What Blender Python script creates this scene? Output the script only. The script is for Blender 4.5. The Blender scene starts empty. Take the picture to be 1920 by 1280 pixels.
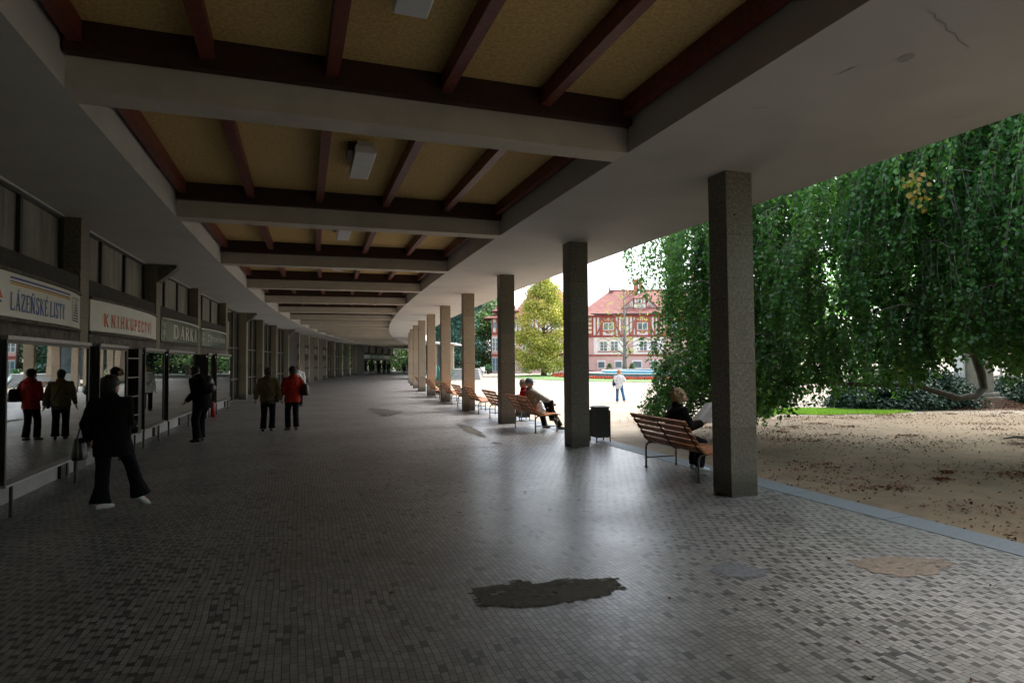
import bpy, math, random
import numpy as np
from mathutils import Vector, Matrix
R_ = math.radians
random.seed(7); rng = np.random.default_rng(7)
sc = bpy.context.scene
# ------------------------------------------------------------------ camera
EYE = 1.7
cam_d = bpy.data.cameras.new('camera'); cam = bpy.data.objects.new('camera', cam_d)
sc.collection.objects.link(cam); sc.camera = cam
cam_d.sensor_width = 36; cam_d.lens = 1161.5 / 1920 * 36; cam_d.clip_end = 2000; cam_d.clip_start = .05
PITCH, ROLL = .03187, .00763
cam.matrix_world = Matrix.Translation((0, 0, EYE)) @ Matrix.Rotation(math.pi / 2 + PITCH, 4, 'X') @ Matrix.Rotation(-ROLL, 4, 'Z')
# ------------------------------------------------------------------ world, sun, exposure
w = bpy.data.worlds.new("World"); sc.world = w; w.use_nodes = True
nt = w.node_tree; bg = nt.nodes['Background']
sky = nt.nodes.new('ShaderNodeTexSky'); sky.sky_type = 'NISHITA'; sky.sun_disc = False
SUN_EL, SUN_ROT = R_(48), R_(60)
sky.sun_elevation = SUN_EL; sky.sun_rotation = SUN_ROT; sky.air_density = 1.0; sky.dust_density = 3.0; sky.ozone_density = 1.0
hsv = nt.nodes.new('ShaderNodeHueSaturation'); hsv.inputs['Saturation'].default_value = .44   # cloud deck: greyer than clear sky
hsv.inputs['Value'].default_value = 1.15
nt.links.new(sky.outputs[0], hsv.inputs['Color']); nt.links.new(hsv.outputs[0], bg.inputs[0])
bg.inputs[1].default_value = .15
sd = bpy.data.lights.new('sun', 'SUN'); sd.energy = .9; sd.angle = R_(20); sd.color = (1, .96, .9)
so = bpy.data.objects.new('sun', sd); sc.collection.objects.link(so)
# sun to the right and a little in front of the camera
az = SUN_ROT
sdir = Vector((math.sin(az) * math.cos(SUN_EL), math.cos(az) * math.cos(SUN_EL), math.sin(SUN_EL)))
so.rotation_euler = sdir.to_track_quat('Z', 'Y').to_euler()
sc.view_settings.view_transform = 'Standard'; sc.view_settings.look = 'None'
sc.view_settings.exposure = 2.1; sc.view_settings.gamma = 1
sc.cycles.max_bounces = 10; sc.cycles.diffuse_bounces = 5; sc.cycles.glossy_bounces = 4
sc.cycles.transparent_max_bounces = 12; sc.cycles.sample_clamp_indirect = 6

# ------------------------------------------------------------------ plan of the arcade (polar)
CX, CY, TC, DT, HC = 272.1386, 100.778, -.33269, .01692, 4.072
def P(R, b, z=0.0):
    th = TC + b * DT
    return Vector((CX - R * math.cos(th), CY + R * math.sin(th), z))
def rotz(b): return -(TC + b * DT)          # local +X to the park, local +Y along the arcade
def ground_z(x, y):
    def st(a, c, v):
        t = min(1, max(0, (v - a) / (c - a))); return t * t * (3 - 2 * t)
    z = -.04 - .26 * st(14, 27, y) + .30 * st(34, 72, y)
    return z

# ------------------------------------------------------------------ node helpers
def N(nt, t, **k):
    n = nt.nodes.new('ShaderNode' + t)
    for a, b in k.items():
        if a.startswith('i_'):
            key = a[2:]; key = int(key) if key.isdigit() else key
            n.inputs[key].default_value = b
        else: setattr(n, a, b)
    return n
def new_mat(name):
    m = bpy.data.materials.new(name); m.use_nodes = True
    return m, m.node_tree, m.node_tree.nodes['Principled BSDF'], m.node_tree.nodes['Material Output']
def mth(nt, op, a, b=None, c=None):
    n = nt.nodes.new('ShaderNodeMath'); n.operation = op
    for i, v in enumerate((a, b, c)):
        if v is None: continue
        if isinstance(v, (int, float)): n.inputs[i].default_value = v
        else: nt.links.new(v, n.inputs[i])
    return n.outputs[0]
def mixc(nt, f, a, b, mode='MIX'):
    n = nt.nodes.new('ShaderNodeMix'); n.data_type = 'RGBA'; n.blend_type = mode
    for i, v in ((0, f), (6, a), (7, b)):
        if isinstance(v, (int, float)): n.inputs[i].default_value = v
        elif isinstance(v, (tuple, list)): n.inputs[i].default_value = (*v[:3], 1)
        else: nt.links.new(v, n.inputs[i])
    return n.outputs[2]
def ramp(nt, f, lo, hi):
    n = nt.nodes.new('ShaderNodeMapRange'); n.inputs[1].default_value = lo; n.inputs[2].default_value = hi
    n.clamp = True; nt.links.new(f, n.inputs[0]); return n.outputs[0]
def tex_noise(nt, scale, detail=4, vec=None, rough=.6):
    n = nt.nodes.new('ShaderNodeTexNoise'); n.inputs['Scale'].default_value = scale; n.inputs['Detail'].default_value = detail
    n.inputs['Roughness'].default_value = rough
    if vec is None:
        tc = nt.nodes.new('ShaderNodeTexCoord'); vec = tc.outputs['Object']
    nt.links.new(vec, n.inputs['Vector']); return n.outputs['Fac']
def bump(nt, b, h, strength, dist=.01):
    n = nt.nodes.new('ShaderNodeBump'); n.inputs['Strength'].default_value = strength; n.inputs['Distance'].default_value = dist
    nt.links.new(h, n.inputs['Height']); nt.links.new(n.outputs[0], b.inputs['Normal'])
def mapped(nt, sx, sy, sz, coord='Object'):
    tc = nt.nodes.new('ShaderNodeTexCoord'); mp = nt.nodes.new('ShaderNodeMapping')
    mp.inputs['Scale'].default_value = (sx, sy, sz); nt.links.new(tc.outputs[coord], mp.inputs[0]); return mp.outputs[0]
_mc = {}
def mat(name, col, rough=.6, ns=8, na=.2, bs=0, bst=0, metal=0, spec=.5, n2=None):
    if name in _mc: return _mc[name]
    m, nt, b, o = new_mat(name)
    f = tex_noise(nt, ns); f = ramp(nt, f, .3, .7)
    c = mixc(nt, f, tuple(v * (1 - na) for v in col), tuple(min(1, v * (1 + na)) for v in col))
    if n2:                                   # big soft stains
        g = ramp(nt, tex_noise(nt, n2[0], 5), .52, .75)
        c = mixc(nt, mth(nt, 'MULTIPLY', g, n2[1]), c, tuple(n2[2]))
    nt.links.new(c, b.inputs['Base Color']); b.inputs['Roughness'].default_value = rough
    b.inputs['Metallic'].default_value = metal; b.inputs['Specular IOR Level'].default_value = spec
    if bs: bump(nt, b, tex_noise(nt, bs, 5), bst)
    _mc[name] = m; return m

M = {}
M['soffit'] = mat('painted plaster soffit', (.50, .485, .46), .85, 1.2, .07, 60, .08, n2=(.6, .8, (.36, .35, .33)))
M['beam'] = mat('cream plaster beam', (.56, .51, .43), .8, 2.5, .08, 50, .1, n2=(1.3, .6, (.40, .36, .31)))
M['wood_dark'] = mat('red brown joist wood', (.15, .028, .017), .45, 14, .45, 30, .1)
M['header'] = mat('near black header wood', (.035, .012, .008), .6, 14, .4)
M['black'] = mat('black painted metal', (.012, .012, .012), .45, 10, .2)
M['dark_metal'] = mat('dark bronze frame', (.03, .028, .025), .4, 20, .3)
M['alu'] = mat('grey aluminium trim', (.30, .30, .29), .4, 20, .2, metal=.6)
M['lamp'] = mat('milky lamp plastic', (.62, .63, .62), .35, 5, .05)
M['stone_lt'] = mat('pale plinth stone', (.26, .26, .25), .55, 3, .15, n2=(1.5, .6, (.12, .12, .11)))
M['white'] = mat('white paint', (.72, .72, .70), .5, 3, .05)
M['lintel'] = mat('weathered lintel board', (.12, .105, .085), .75, 9, .5, 30, .3, n2=(4, .7, (.03, .027, .022)))
M['cornice'] = mat('grimy cornice', (.035, .03, .025), .8, 16, .5, 30, .3)
M['kerb'] = mat('blue grey kerb stone', (.15, .18, .205), .7, 20, .12, 90, .1, n2=(.8, .4, (.12, .13, .14)))
m = M['kerb']; nt = m.node_tree; b = nt.nodes['Principled BSDF']; old = b.inputs['Base Color'].links[0].from_socket
tck = N(nt, 'TexCoord'); spk = N(nt, 'SeparateXYZ'); nt.links.new(tck.outputs['Object'], spk.inputs[0])
ang = mth(nt, 'ARCTAN2', mth(nt, 'SUBTRACT', spk.outputs[1], CY), mth(nt, 'SUBTRACT', CX, spk.outputs[0]))
jn = mth(nt, 'LESS_THAN', mth(nt, 'FRACT', mth(nt, 'MULTIPLY', ang, 284 / 1.37)), .009)
nt.links.new(mixc(nt, jn, old, (.03, .03, .03)), b.inputs['Base Color'])
M['patch_dark'] = mat('dark asphalt patch', (.06, .052, .038), .85, 22, .7, 70, .8, n2=(2.5, .7, (.11, .095, .075)))
M['patch_sand'] = mat('sandy concrete patch', (.17, .135, .105), .9, 30, .3, 60, .4, n2=(3, .6, (.10, .085, .07)))
M['patch_blue'] = mat('worn blue grey patch', (.12, .13, .15), .6, 25, .35, 60, .3)
M['bench'] = mat('orange brown bench slat', (.42, .165, .065), .5, 7, .3, 30, .1)
M['steel'] = mat('galvanised bench tube', (.20, .16, .13), .45, 20, .2, metal=.3)
M['bark'] = mat('grey beech bark', (.07, .06, .05), .85, 8, .3, 12, .5)
M['bark_lt'] = mat('pale bark', (.17, .15, .13), .85, 8, .3, 12, .5)
M['grass_far'] = mat('lawn', (.105, .19, .05), .9, 3, .3, 40, .4)
M['flower_red'] = mat('red bedding flowers', (.42, .05, .04), .8, 14, .6)
M['pink'] = mat('pink render', (.56, .38, .35), .85, .8, .06)
M['wall_white'] = mat('white render', (.72, .70, .68), .85, 1, .05)
M['timber_red'] = mat('red brown painted timber', (.26, .045, .035), .65, 4, .15)
M['timber_or'] = mat('orange painted timber', (.30, .075, .045), .65, 4, .15)
M['blue_tile'] = mat('turquoise basin tile', (.02, .33, .46), .3, 2, .15)
M['basin_grey'] = mat('grey blue basin stone', (.12, .17, .20), .6, 3, .25)
M['brick'] = mat('chimney brick', (.36, .14, .09), .8, 6, .3)
M['terracotta'] = mat('terracotta pot', (.38, .13, .06), .7, 6, .2)
M['glass_blue'] = mat('window glass far', (.10, .14, .16), .12, 1, .4, spec=.9)
M['statue'] = mat('mossy pedestal stone', (.20, .19, .165), .85, 5, .25, 20, .3, n2=(2, .6, (.07, .075, .05)))
M['paper'] = mat('newsprint', (.62, .62, .60), .7, 40, .25)

# granite with slab joints
def granite(name, col, joint=.81, soot=.45):
    m, nt, b, o = new_mat(name)
    v = N(nt, 'TexVoronoi', i_Scale=75.0); tc = N(nt, 'TexCoord'); nt.links.new(tc.outputs['Object'], v.inputs['Vector'])
    f = ramp(nt, v.outputs['Distance'], .15, .6)
    g = tex_noise(nt, 27, 6, rough=.95)
    c = mixc(nt, ramp(nt, g, .42, .58), tuple(x * .25 for x in col), tuple(min(1, x * 1.6) for x in col))
    c = mixc(nt, mth(nt, 'MULTIPLY', f, .35), c, tuple(x * .5 for x in col))
    st = ramp(nt, tex_noise(nt, 1.6, 5), .5, .72)
    c = mixc(nt, mth(nt, 'MULTIPLY', st, soot), c, (col[0] * .45, col[1] * .38, col[2] * .33))
    sep = N(nt, 'SeparateXYZ'); nt.links.new(tc.outputs['Object'], sep.inputs[0])
    dv_ = mth(nt, 'DIVIDE', mth(nt, 'ADD', sep.outputs[2], joint - .03), joint); fr = mth(nt, 'FRACT', dv_)
    oi = N(nt, 'ObjectInfo'); cx_ = N(nt, 'CombineXYZ'); nt.links.new(mth(nt, 'FLOOR', dv_), cx_.inputs[0]); nt.links.new(oi.outputs['Random'], cx_.inputs[1])
    wq = N(nt, 'TexWhiteNoise'); nt.links.new(cx_.outputs[0], wq.inputs['Vector'])
    c = mixc(nt, mth(nt, 'MULTIPLY', wq.outputs['Value'], .45), c, tuple(x * .45 for x in col))
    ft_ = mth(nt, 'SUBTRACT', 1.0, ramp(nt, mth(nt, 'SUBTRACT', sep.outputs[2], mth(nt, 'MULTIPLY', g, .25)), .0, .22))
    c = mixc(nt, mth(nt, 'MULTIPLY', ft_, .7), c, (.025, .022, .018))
    jl = mth(nt, 'LESS_THAN', fr, .006)
    c = mixc(nt, jl, c, (.02, .018, .015))
    nt.links.new(c, b.inputs['Base Color']); b.inputs['Roughness'].default_value = .5
    bump(nt, b, mth(nt, 'SUBTRACT', g, mth(nt, 'MULTIPLY', jl, 2)), .15, .004)
    return m
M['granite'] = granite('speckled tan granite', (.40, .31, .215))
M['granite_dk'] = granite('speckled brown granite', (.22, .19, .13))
M['granite_shaded'] = granite('shade darkened grey brown granite', (.22, .195, .155), soot=.7)  # canopy shade on the nearest columns put into a darker granite colour
M['granite_half_shaded'] = granite('brown granite', (.22, .175, .13), soot=.6)  # third column: the same shade in the colour, browner
# veined marble
m, nt, b, o = new_mat('veined brown marble'); M['marble'] = m
wv = N(nt, 'TexWave', i_Scale=.3, i_Distortion=16.0, i_Detail=5.0); wv.bands_direction = 'Z'
tc = N(nt, 'TexCoord'); nt.links.new(tc.outputs['Object'], wv.inputs['Vector'])
nt.links.new(mixc(nt, ramp(nt, wv.outputs['Fac'], .02, .25), (.12, .10, .07), (.30, .27, .21)), b.inputs['Base Color']); b.inputs['Roughness'].default_value = .3
# yellow ceiling panel, coarse speckled board
m, nt, b, o = new_mat('yellow ceiling board'); M['panel'] = m
n1 = tex_noise(nt, 26, 6, rough=.75)
c = mixc(nt, ramp(nt, n1, .35, .6), (.48, .31, .10), (.72, .52, .22))
vv = N(nt, 'TexVoronoi', i_Scale=34.0); tc = N(nt, 'TexCoord'); nt.links.new(tc.outputs['Object'], vv.inputs['Vector'])
spots = mth(nt, 'MULTIPLY', mth(nt, 'LESS_THAN', vv.outputs['Distance'], .16), mth(nt, 'GREATER_THAN', tex_noise(nt, 3, 3), .55))
c = mixc(nt, mth(nt, 'MULTIPLY', spots, .8), c, (.06, .035, .015))
nt.links.new(c, b.inputs['Base Color']); b.inputs['Roughness'].default_value = .9
bump(nt, b, n1, .5, .01)
# dusty upper panes
m, nt, b, o = new_mat('dusty curtained pane'); M['dusty'] = m
n1 = tex_noise(nt, 3.0, 4, mapped(nt, 2.2, 2.2, .25))
n2 = tex_noise(nt, 5, 5)
c = mixc(nt, ramp(nt, n1, .35, .65), (.10, .10, .08), (.25, .24, .20))
c = mixc(nt, mth(nt, 'MULTIPLY', ramp(nt, n2, .5, .7), .4), c, (.08, .08, .065))
nt.links.new(c, b.inputs['Base Color']); b.inputs['Roughness'].default_value = .45
# mosaic floor: large square + small square tiling, in metres (UV = radius, arc length)
m, nt, b, o = new_mat('mosaic pavers'); M['floor'] = m
uvn = N(nt, 'UVMap'); sep = N(nt, 'SeparateXYZ'); nt.links.new(uvn.outputs[0], sep.inputs[0])
wob = N(nt, 'TexNoise', i_Scale=.9, i_Detail=2.0); nt.links.new(uvn.outputs[0], wob.inputs['Vector'])
u0 = mth(nt, 'ADD', sep.outputs[0], mth(nt, 'MULTIPLY', wob.outputs['Fac'], .10)); v0 = sep.outputs[1]
W = .043; g = .0019
ur = mth(nt, 'DIVIDE', u0, W); row = mth(nt, 'FLOOR', ur); fu = mth(nt, 'FRACT', ur)
du = mth(nt, 'MINIMUM', fu, mth(nt, 'SUBTRACT', 1.0, fu))
jr = N(nt, 'TexWhiteNoise'); jr.noise_dimensions = '1D'; nt.links.new(row, jr.inputs['W'])
tt = mth(nt, 'ADD', mth(nt, 'ADD', mth(nt, 'DIVIDE', v0, W), mth(nt, 'MULTIPLY', row, 2.0)), mth(nt, 'MULTIPLY', jr.outputs['Value'], .7))
t5 = mth(nt, 'FLOOR', mth(nt, 'DIVIDE', tt, 5.0)); q = mth(nt, 'SUBTRACT', tt, mth(nt, 'MULTIPLY', t5, 5.0))
isd = mth(nt, 'LESS_THAN', q, 1.0)
l2 = mth(nt, 'MODULO', mth(nt, 'SUBTRACT', q, 1.0), 2.0)
dsm = mth(nt, 'MINIMUM', q, mth(nt, 'SUBTRACT', 1.0, q)); dbg = mth(nt, 'MINIMUM', l2, mth(nt, 'SUBTRACT', 2.0, l2))
dv = mth(nt, 'ADD', mth(nt, 'MULTIPLY', isd, dsm), mth(nt, 'MULTIPLY', mth(nt, 'SUBTRACT', 1.0, isd), dbg))
jn_ = N(nt, 'TexNoise', i_Scale=9.0, i_Detail=3.0); nt.links.new(uvn.outputs[0], jn_.inputs['Vector'])
gg = mth(nt, 'MULTIPLY', mth(nt, 'ADD', jn_.outputs['Fac'], .35), g / W * 1.25)
face = mth(nt, 'GREATER_THAN', mth(nt, 'MINIMUM', du, dv), gg)
cmb = N(nt, 'CombineXYZ'); nt.links.new(row, cmb.inputs[0]); nt.links.new(t5, cmb.inputs[1]); nt.links.new(mth(nt, 'ADD', mth(nt, 'GREATER_THAN', q, 1.0), mth(nt, 'GREATER_THAN', q, 3.0)), cmb.inputs[2])
wn = N(nt, 'TexWhiteNoise'); nt.links.new(cmb.outputs[0], wn.inputs['Vector'])
stain = N(nt, 'TexNoise', i_Scale=.55, i_Detail=6.0, i_Roughness=.65); nt.links.new(uvn.outputs[0], stain.inputs['Vector'])
cb = mixc(nt, wn.outputs['Value'], (.165, .163, .166), (.28, .277, .28))
cb = mixc(nt, mth(nt, 'MULTIPLY', ramp(nt, stain.outputs['Fac'], .45, .7), .45), cb, (.12, .105, .095))
# the dark square setts lie in two bands of the floor
wn2 = wn
bandm = mth(nt, 'MAXIMUM', ramp(nt, u0, 290.0 - 284, 291.2 - 284), mth(nt, 'SUBTRACT', 1.0, ramp(nt, u0, 286.5 - 284, 287.6 - 284)))
bandm = mth(nt, 'GREATER_THAN', bandm, mth(nt, 'ADD', mth(nt, 'MULTIPLY', wn2.outputs['Value'], 1.2), .04))
cs = mixc(nt, bandm, cb, (.045, .045, .05))
cb = mixc(nt, mth(nt, 'GREATER_THAN', wn.outputs['Value'], .955), cb, (.075, .075, .08))
c = mixc(nt, isd, cb, cs)
c = mixc(nt, face, (.05, .047, .046), c)
gr = N(nt, 'TexNoise', i_Scale=3.2, i_Detail=8.0, i_Roughness=.75); nt.links.new(uvn.outputs[0], gr.inputs['Vector'])
c = mixc(nt, mth(nt, 'MULTIPLY', ramp(nt, gr.outputs['Fac'], .52, .70), .5), c, (.07, .062, .055))
nt.links.new(c, b.inputs['Base Color'])
rr = mth(nt, 'ADD', mth(nt, 'MULTIPLY', stain.outputs['Fac'], .30), .20)
nt.links.new(mth(nt, 'ADD', rr, mth(nt, 'MULTIPLY', mth(nt, 'SUBTRACT', 1.0, face), .3)), b.inputs['Roughness'])
fine = N(nt, 'TexNoise', i_Scale=45.0, i_Detail=3.0); nt.links.new(uvn.outputs[0], fine.inputs['Vector'])
bump(nt, b, mth(nt, 'ADD', face, mth(nt, 'ADD', mth(nt, 'MULTIPLY', fine.outputs['Fac'], .5), mth(nt, 'MULTIPLY', wn.outputs['Value'], .35))), .25, .0025)
# sand
m, nt, b, o = new_mat('raked sandy gravel'); M['sand'] = m
f1 = tex_noise(nt, .35, 6, rough=.7); f2 = tex_noise(nt, 60, 4); f3 = tex_noise(nt, 2.2, 6, rough=.7)
c = mixc(nt, ramp(nt, f1, .35, .65), (.28, .23, .17), (.38, .33, .27))
c = mixc(nt, mth(nt, 'MULTIPLY', ramp(nt, f3, .5, .7), .35), c, (.24, .18, .115))
c = mixc(nt, mth(nt, 'MULTIPLY', ramp(nt, f2, .45, .65), .25), c, (.22, .17, .12))
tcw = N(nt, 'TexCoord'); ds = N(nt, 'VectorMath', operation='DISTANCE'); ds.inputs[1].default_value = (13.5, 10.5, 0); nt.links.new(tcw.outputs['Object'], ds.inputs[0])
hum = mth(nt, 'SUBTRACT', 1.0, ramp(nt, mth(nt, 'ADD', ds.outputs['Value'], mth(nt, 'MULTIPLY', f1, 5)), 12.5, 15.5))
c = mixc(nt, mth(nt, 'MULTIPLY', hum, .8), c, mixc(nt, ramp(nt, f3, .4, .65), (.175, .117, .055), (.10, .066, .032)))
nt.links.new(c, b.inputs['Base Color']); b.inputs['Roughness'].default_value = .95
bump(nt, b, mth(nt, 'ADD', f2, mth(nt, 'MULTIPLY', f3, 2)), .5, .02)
# roof tiles: horizontal courses
def rooftile(name, c1, c2, per=.42):
    m, nt, b, o = new_mat(name)
    tc = N(nt, 'TexCoord'); sep = N(nt, 'SeparateXYZ'); nt.links.new(tc.outputs['Object'], sep.inputs[0])
    fr = mth(nt, 'FRACT', mth(nt, 'DIVIDE', sep.outputs[2], per))
    ln = mth(nt, 'LESS_THAN', fr, .28)
    c = mixc(nt, ramp(nt, tex_noise(nt, 1.3, 5), .35, .65), c1, c2)
    c = mixc(nt, mth(nt, 'MULTIPLY', ln, .6), c, (.17, .05, .04))
    nt.links.new(c, b.inputs['Base Color']); b.inputs['Roughness'].default_value = .8
    bump(nt, b, fr, .6, .05); return m
M['tiles'] = rooftile('red roof tiles', (.20, .075, .06), (.28, .125, .10))
# mirror-like shop glass
def glass(name, refl, rough=.01, tint=(.9, .95, .95)):
    m, nt, b, o = new_mat(name); nt.nodes.remove(b)
    g = N(nt, 'BsdfGlossy'); g.inputs['Color'].default_value = (*tint, 1); g.inputs['Roughness'].default_value = rough
    t = N(nt, 'BsdfTransparent'); t.inputs['Color'].default_value = (.8, .82, .8, 1)
    mx = N(nt, 'MixShader'); fr = N(nt, 'Fresnel', i_IOR=1.5)
    fac = mth(nt, 'MINIMUM', mth(nt, 'ADD', mth(nt, 'MULTIPLY', fr.outputs[0], 1.2), refl), 1.0)
    wv = tex_noise(nt, .7, 1); bp = N(nt, 'Bump'); bp.inputs['Strength'].default_value = .04; bp.inputs['Distance'].default_value = .05
    nt.links.new(wv, bp.inputs['Height']); nt.links.new(bp.outputs[0], g.inputs['Normal'])
    nt.links.new(fac, mx.inputs[0]); nt.links.new(t.outputs[0], mx.inputs[1]); nt.links.new(g.outputs[0], mx.inputs[2])
    nt.links.new(mx.outputs[0], o.inputs[0]); return m
M['shopglass'] = glass('reflective shop glass', .48)
M['hallglass'] = glass('tall hall glass', .68)
# leaves
def leafmat(name, cols, transl=.3, rough=.38):
    m, nt, b, o = new_mat(name)
    at = N(nt, 'Attribute', attribute_name='v'); cr = N(nt, 'ValToRGB'); el = cr.color_ramp.elements
    el[0].position = 0; el[0].color = (*cols[0][1], 1); el[1].position = 1; el[1].color = (*cols[-1][1], 1)
    for p, c in cols[1:-1]:
        e = el.new(p); e.color = (*c, 1)
    nt.links.new(at.outputs['Fac'], cr.inputs[0]); nt.links.new(cr.outputs[0], b.inputs['Base Color'])
    b.inputs['Roughness'].default_value = rough
    tr = N(nt, 'BsdfTranslucent'); nt.links.new(mixc(nt, 1.0, cr.outputs[0], (1.0, 1.25, .5), 'MULTIPLY'), tr.inputs[0])
    mx = N(nt, 'MixShader', i_0=transl); nt.links.new(b.outputs[0], mx.inputs[1]); nt.links.new(tr.outputs[0], mx.inputs[2])
    nt.links.new(mx.outputs[0], o.inputs[0]); return m
M['beech'] = leafmat('weeping beech leaf', [(0, (.038, .125, .038)), (.5, (.095, .25, .066)), (.95, (.20, .38, .09)), (.97, (.24, .30, .06)), (.993, (.55, .32, .05)), (1, (.45, .12, .03))], .45, .32)
M['yellowleaf'] = leafmat('yellowing autumn leaf', [(0, (.17, .21, .04)), (.5, (.36, .36, .07)), (.85, (.50, .43, .10)), (1, (.48, .30, .10))], .35, .6)
M['darkconifer'] = leafmat('dark conifer needles', [(0, (.012, .055, .045)), (1, (.035, .12, .08))], .1, .6)
M['midgreen'] = leafmat('mid green leaf', [(0, (.05, .11, .03)), (.7, (.12, .20, .05)), (1, (.22, .24, .07))], .3, .55)
M['hazed_green'] = leafmat('haze paled hillside leaf', [(0, (.10, .17, .10)), (.7, (.17, .24, .13)), (1, (.28, .26, .12))], .3, .6)  # distance haze mixed into the leaf colour
M['juniper'] = leafmat('juniper spray', [(0, (.010, .035, .022)), (1, (.03, .075, .045))], .1, .6)
M['grassblade'] = leafmat('grass blade', [(0, (.14, .26, .03)), (1, (.30, .44, .08))], .35, .6)
M['litter'] = leafmat('dead beech leaf', [(0, (.07, .025, .012)), (.6, (.17, .06, .025)), (1, (.30, .13, .05))], .0, .7)

# ------------------------------------------------------------------ mesh helpers
COL = sc.collection
class MB:
    def __init__(s): s.v = []; s.f = []; s.uv = None
    def add(s, vs, fs):
        n = len(s.v); s.v.extend([tuple(v) for v in vs]); s.f.extend([tuple(i + n for i in f) for f in fs]); return s
    def box(s, x0, x1, y0, y1, z0, z1, rz=0, o=(0, 0, 0)):
        c, q = math.cos(rz), math.sin(rz); vs = []
        for z in (z0, z1):
            for x, y in ((x0, y0), (x1, y0), (x1, y1), (x0, y1)):
                vs.append((o[0] + x * c - y * q, o[1] + x * q + y * c, o[2] + z))
        return s.add(vs, [(3, 2, 1, 0), (4, 5, 6, 7), (0, 1, 5, 4), (1, 2, 6, 5), (2, 3, 7, 6), (3, 0, 4, 7)])
    def polar(s, R0, R1, b0, b1, z0, z1, n=1):
        vs = []
        for i in range(n + 1):
            b = b0 + (b1 - b0) * i / n
            for R, z in ((R0, z0), (R1, z0), (R1, z1), (R0, z1)): vs.append(P(R, b, z))
        fs = [(0, 1, 2, 3), tuple(4 * n + k for k in (3, 2, 1, 0))]
        for i in range(n):
            a = 4 * i; c = a + 4
            for k in range(4): fs.append((a + k, c + k, c + (k + 1) % 4, a + (k + 1) % 4))
        return s.add(vs, fs)
    def sheet(s, pts, z=None):
        vs = [(p[0], p[1], p[2] if z is None else z) for p in pts]
        return s.add(vs, [tuple(range(len(vs)))])
    def tube(s, pts, rad, n=8, cap=True, flat=1.0):
        pts = [Vector(p) for p in pts]; k = len(pts)
        if isinstance(rad, (int, float)): rad = [rad] * k
        up = Vector((0, 0, 1)); prev = None; vs = []
        for i, p in enumerate(pts):
            t = (pts[min(i + 1, k - 1)] - pts[max(i - 1, 0)])
            t = t.normalized() if t.length > 1e-9 else up
            if prev is None:
                a = Vector((1, 0, 0)) if abs(t.z) > .9 else up
                x = t.cross(a).normalized()
            else:
                x = prev - t * prev.dot(t); x = x.normalized() if x.length > 1e-6 else t.orthogonal().normalized()
            prev = x; y = t.cross(x)
            for j in range(n):
                a = 2 * math.pi * j / n; vs.append(p + (x * math.cos(a) + y * math.sin(a) * flat) * rad[i])
        fs = []
        for i in range(k - 1):
            for j in range(n):
                a = i * n + j; c = i * n + (j + 1) % n; fs.append((a, c, c + n, a + n))
        if cap: fs += [tuple(range(n))[::-1], tuple((k - 1) * n + j for j in range(n))]
        return s.add(vs, fs)
    def rings(s, rs, n=14):
        """rs: list of (center Vector, rx, ry, yaw) horizontal-ish rings"""
        vs = []
        for c, rx, ry, yaw in rs:
            c = Vector(c); ca, sa = math.cos(yaw), math.sin(yaw)
            for j in range(n):
                a = 2 * math.pi * j / n; x, y = rx * math.cos(a), ry * math.sin(a)
                vs.append((c.x + x * ca - y * sa, c.y + x * sa + y * ca, c.z))
        fs = [(i * n + j, i * n + (j + 1) % n, (i + 1) * n + (j + 1) % n, (i + 1) * n + j) for i in range(len(rs) - 1) for j in range(n)]
        fs += [tuple(range(n))[::-1], tuple((len(rs) - 1) * n + j for j in range(n))]
        return s.add(vs, fs)
    def ball(s, c, r, seg=12, rg=8, sq=(1, 1, 1), rot=None):
        c = Vector(c); rs = []; vs = []
        for i in range(1, rg):
            ph = math.pi * i / rg
            for j in range(seg):
                a = 2 * math.pi * j / seg
                q = Vector((math.sin(ph) * math.cos(a) * sq[0], math.sin(ph) * math.sin(a) * sq[1], -math.cos(ph) * sq[2])) * r
                if rot: q = rot @ q
                vs.append(c + q)
        q0 = Vector((0, 0, -sq[2] * r)); q1 = Vector((0, 0, sq[2] * r))
        if rot: q0 = rot @ q0; q1 = rot @ q1
        vs += [c + q0, c + q1]; nb = len(vs) - 2
        fs = [(i * seg + j, i * seg + (j + 1) % seg, (i + 1) * seg + (j + 1) % seg, (i + 1) * seg + j) for i in range(rg - 2) for j in range(seg)]
        fs += [(nb, (j + 1) % seg, j) for j in range(seg)]
        fs += [(nb + 1, (rg - 2) * seg + j, (rg - 2) * seg + (j + 1) % seg) for j in range(seg)]
        return s.add(vs, fs)
    def prism(s, poly, y0, y1):
        """poly in (x,z), extruded along y"""
        n = len(poly); vs = [(x, y0, z) for x, z in poly] + [(x, y1, z) for x, z in poly]
        fs = [tuple(range(n)), tuple(range(n, 2 * n))[::-1]] + [(i, i + n, (i + 1) % n + n, (i + 1) % n) for i in range(n)]
        return s.add(vs, fs)
    def build(s, name, m, parent=None, smooth=False, bevel=0):
        me = bpy.data.meshes.new(name); me.from_pydata(s.v, [], s.f); me.validate()
        me.materials.append(m)
        import bmesh
        bm = bmesh.new(); bm.from_mesh(me); bmesh.ops.recalc_face_normals(bm, faces=bm.faces); bm.to_mesh(me); bm.free()
        if smooth: me.polygons.foreach_set('use_smooth', [True] * len(me.polygons))
        o = bpy.data.objects.new(name, me); COL.objects.link(o)
        if parent: o.parent = parent
        if bevel:
            md = o.modifiers.new('bevel', 'BEVEL'); md.width = bevel; md.segments = 2; md.limit_method = 'ANGLE'
        return o
def empty(name, loc=(0, 0, 0), rz=0):
    o = bpy.data.objects.new(name, None); o.empty_display_size = .2; o.location = loc; o.rotation_euler = (0, 0, rz)
    COL.objects.link(o); return o
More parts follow.
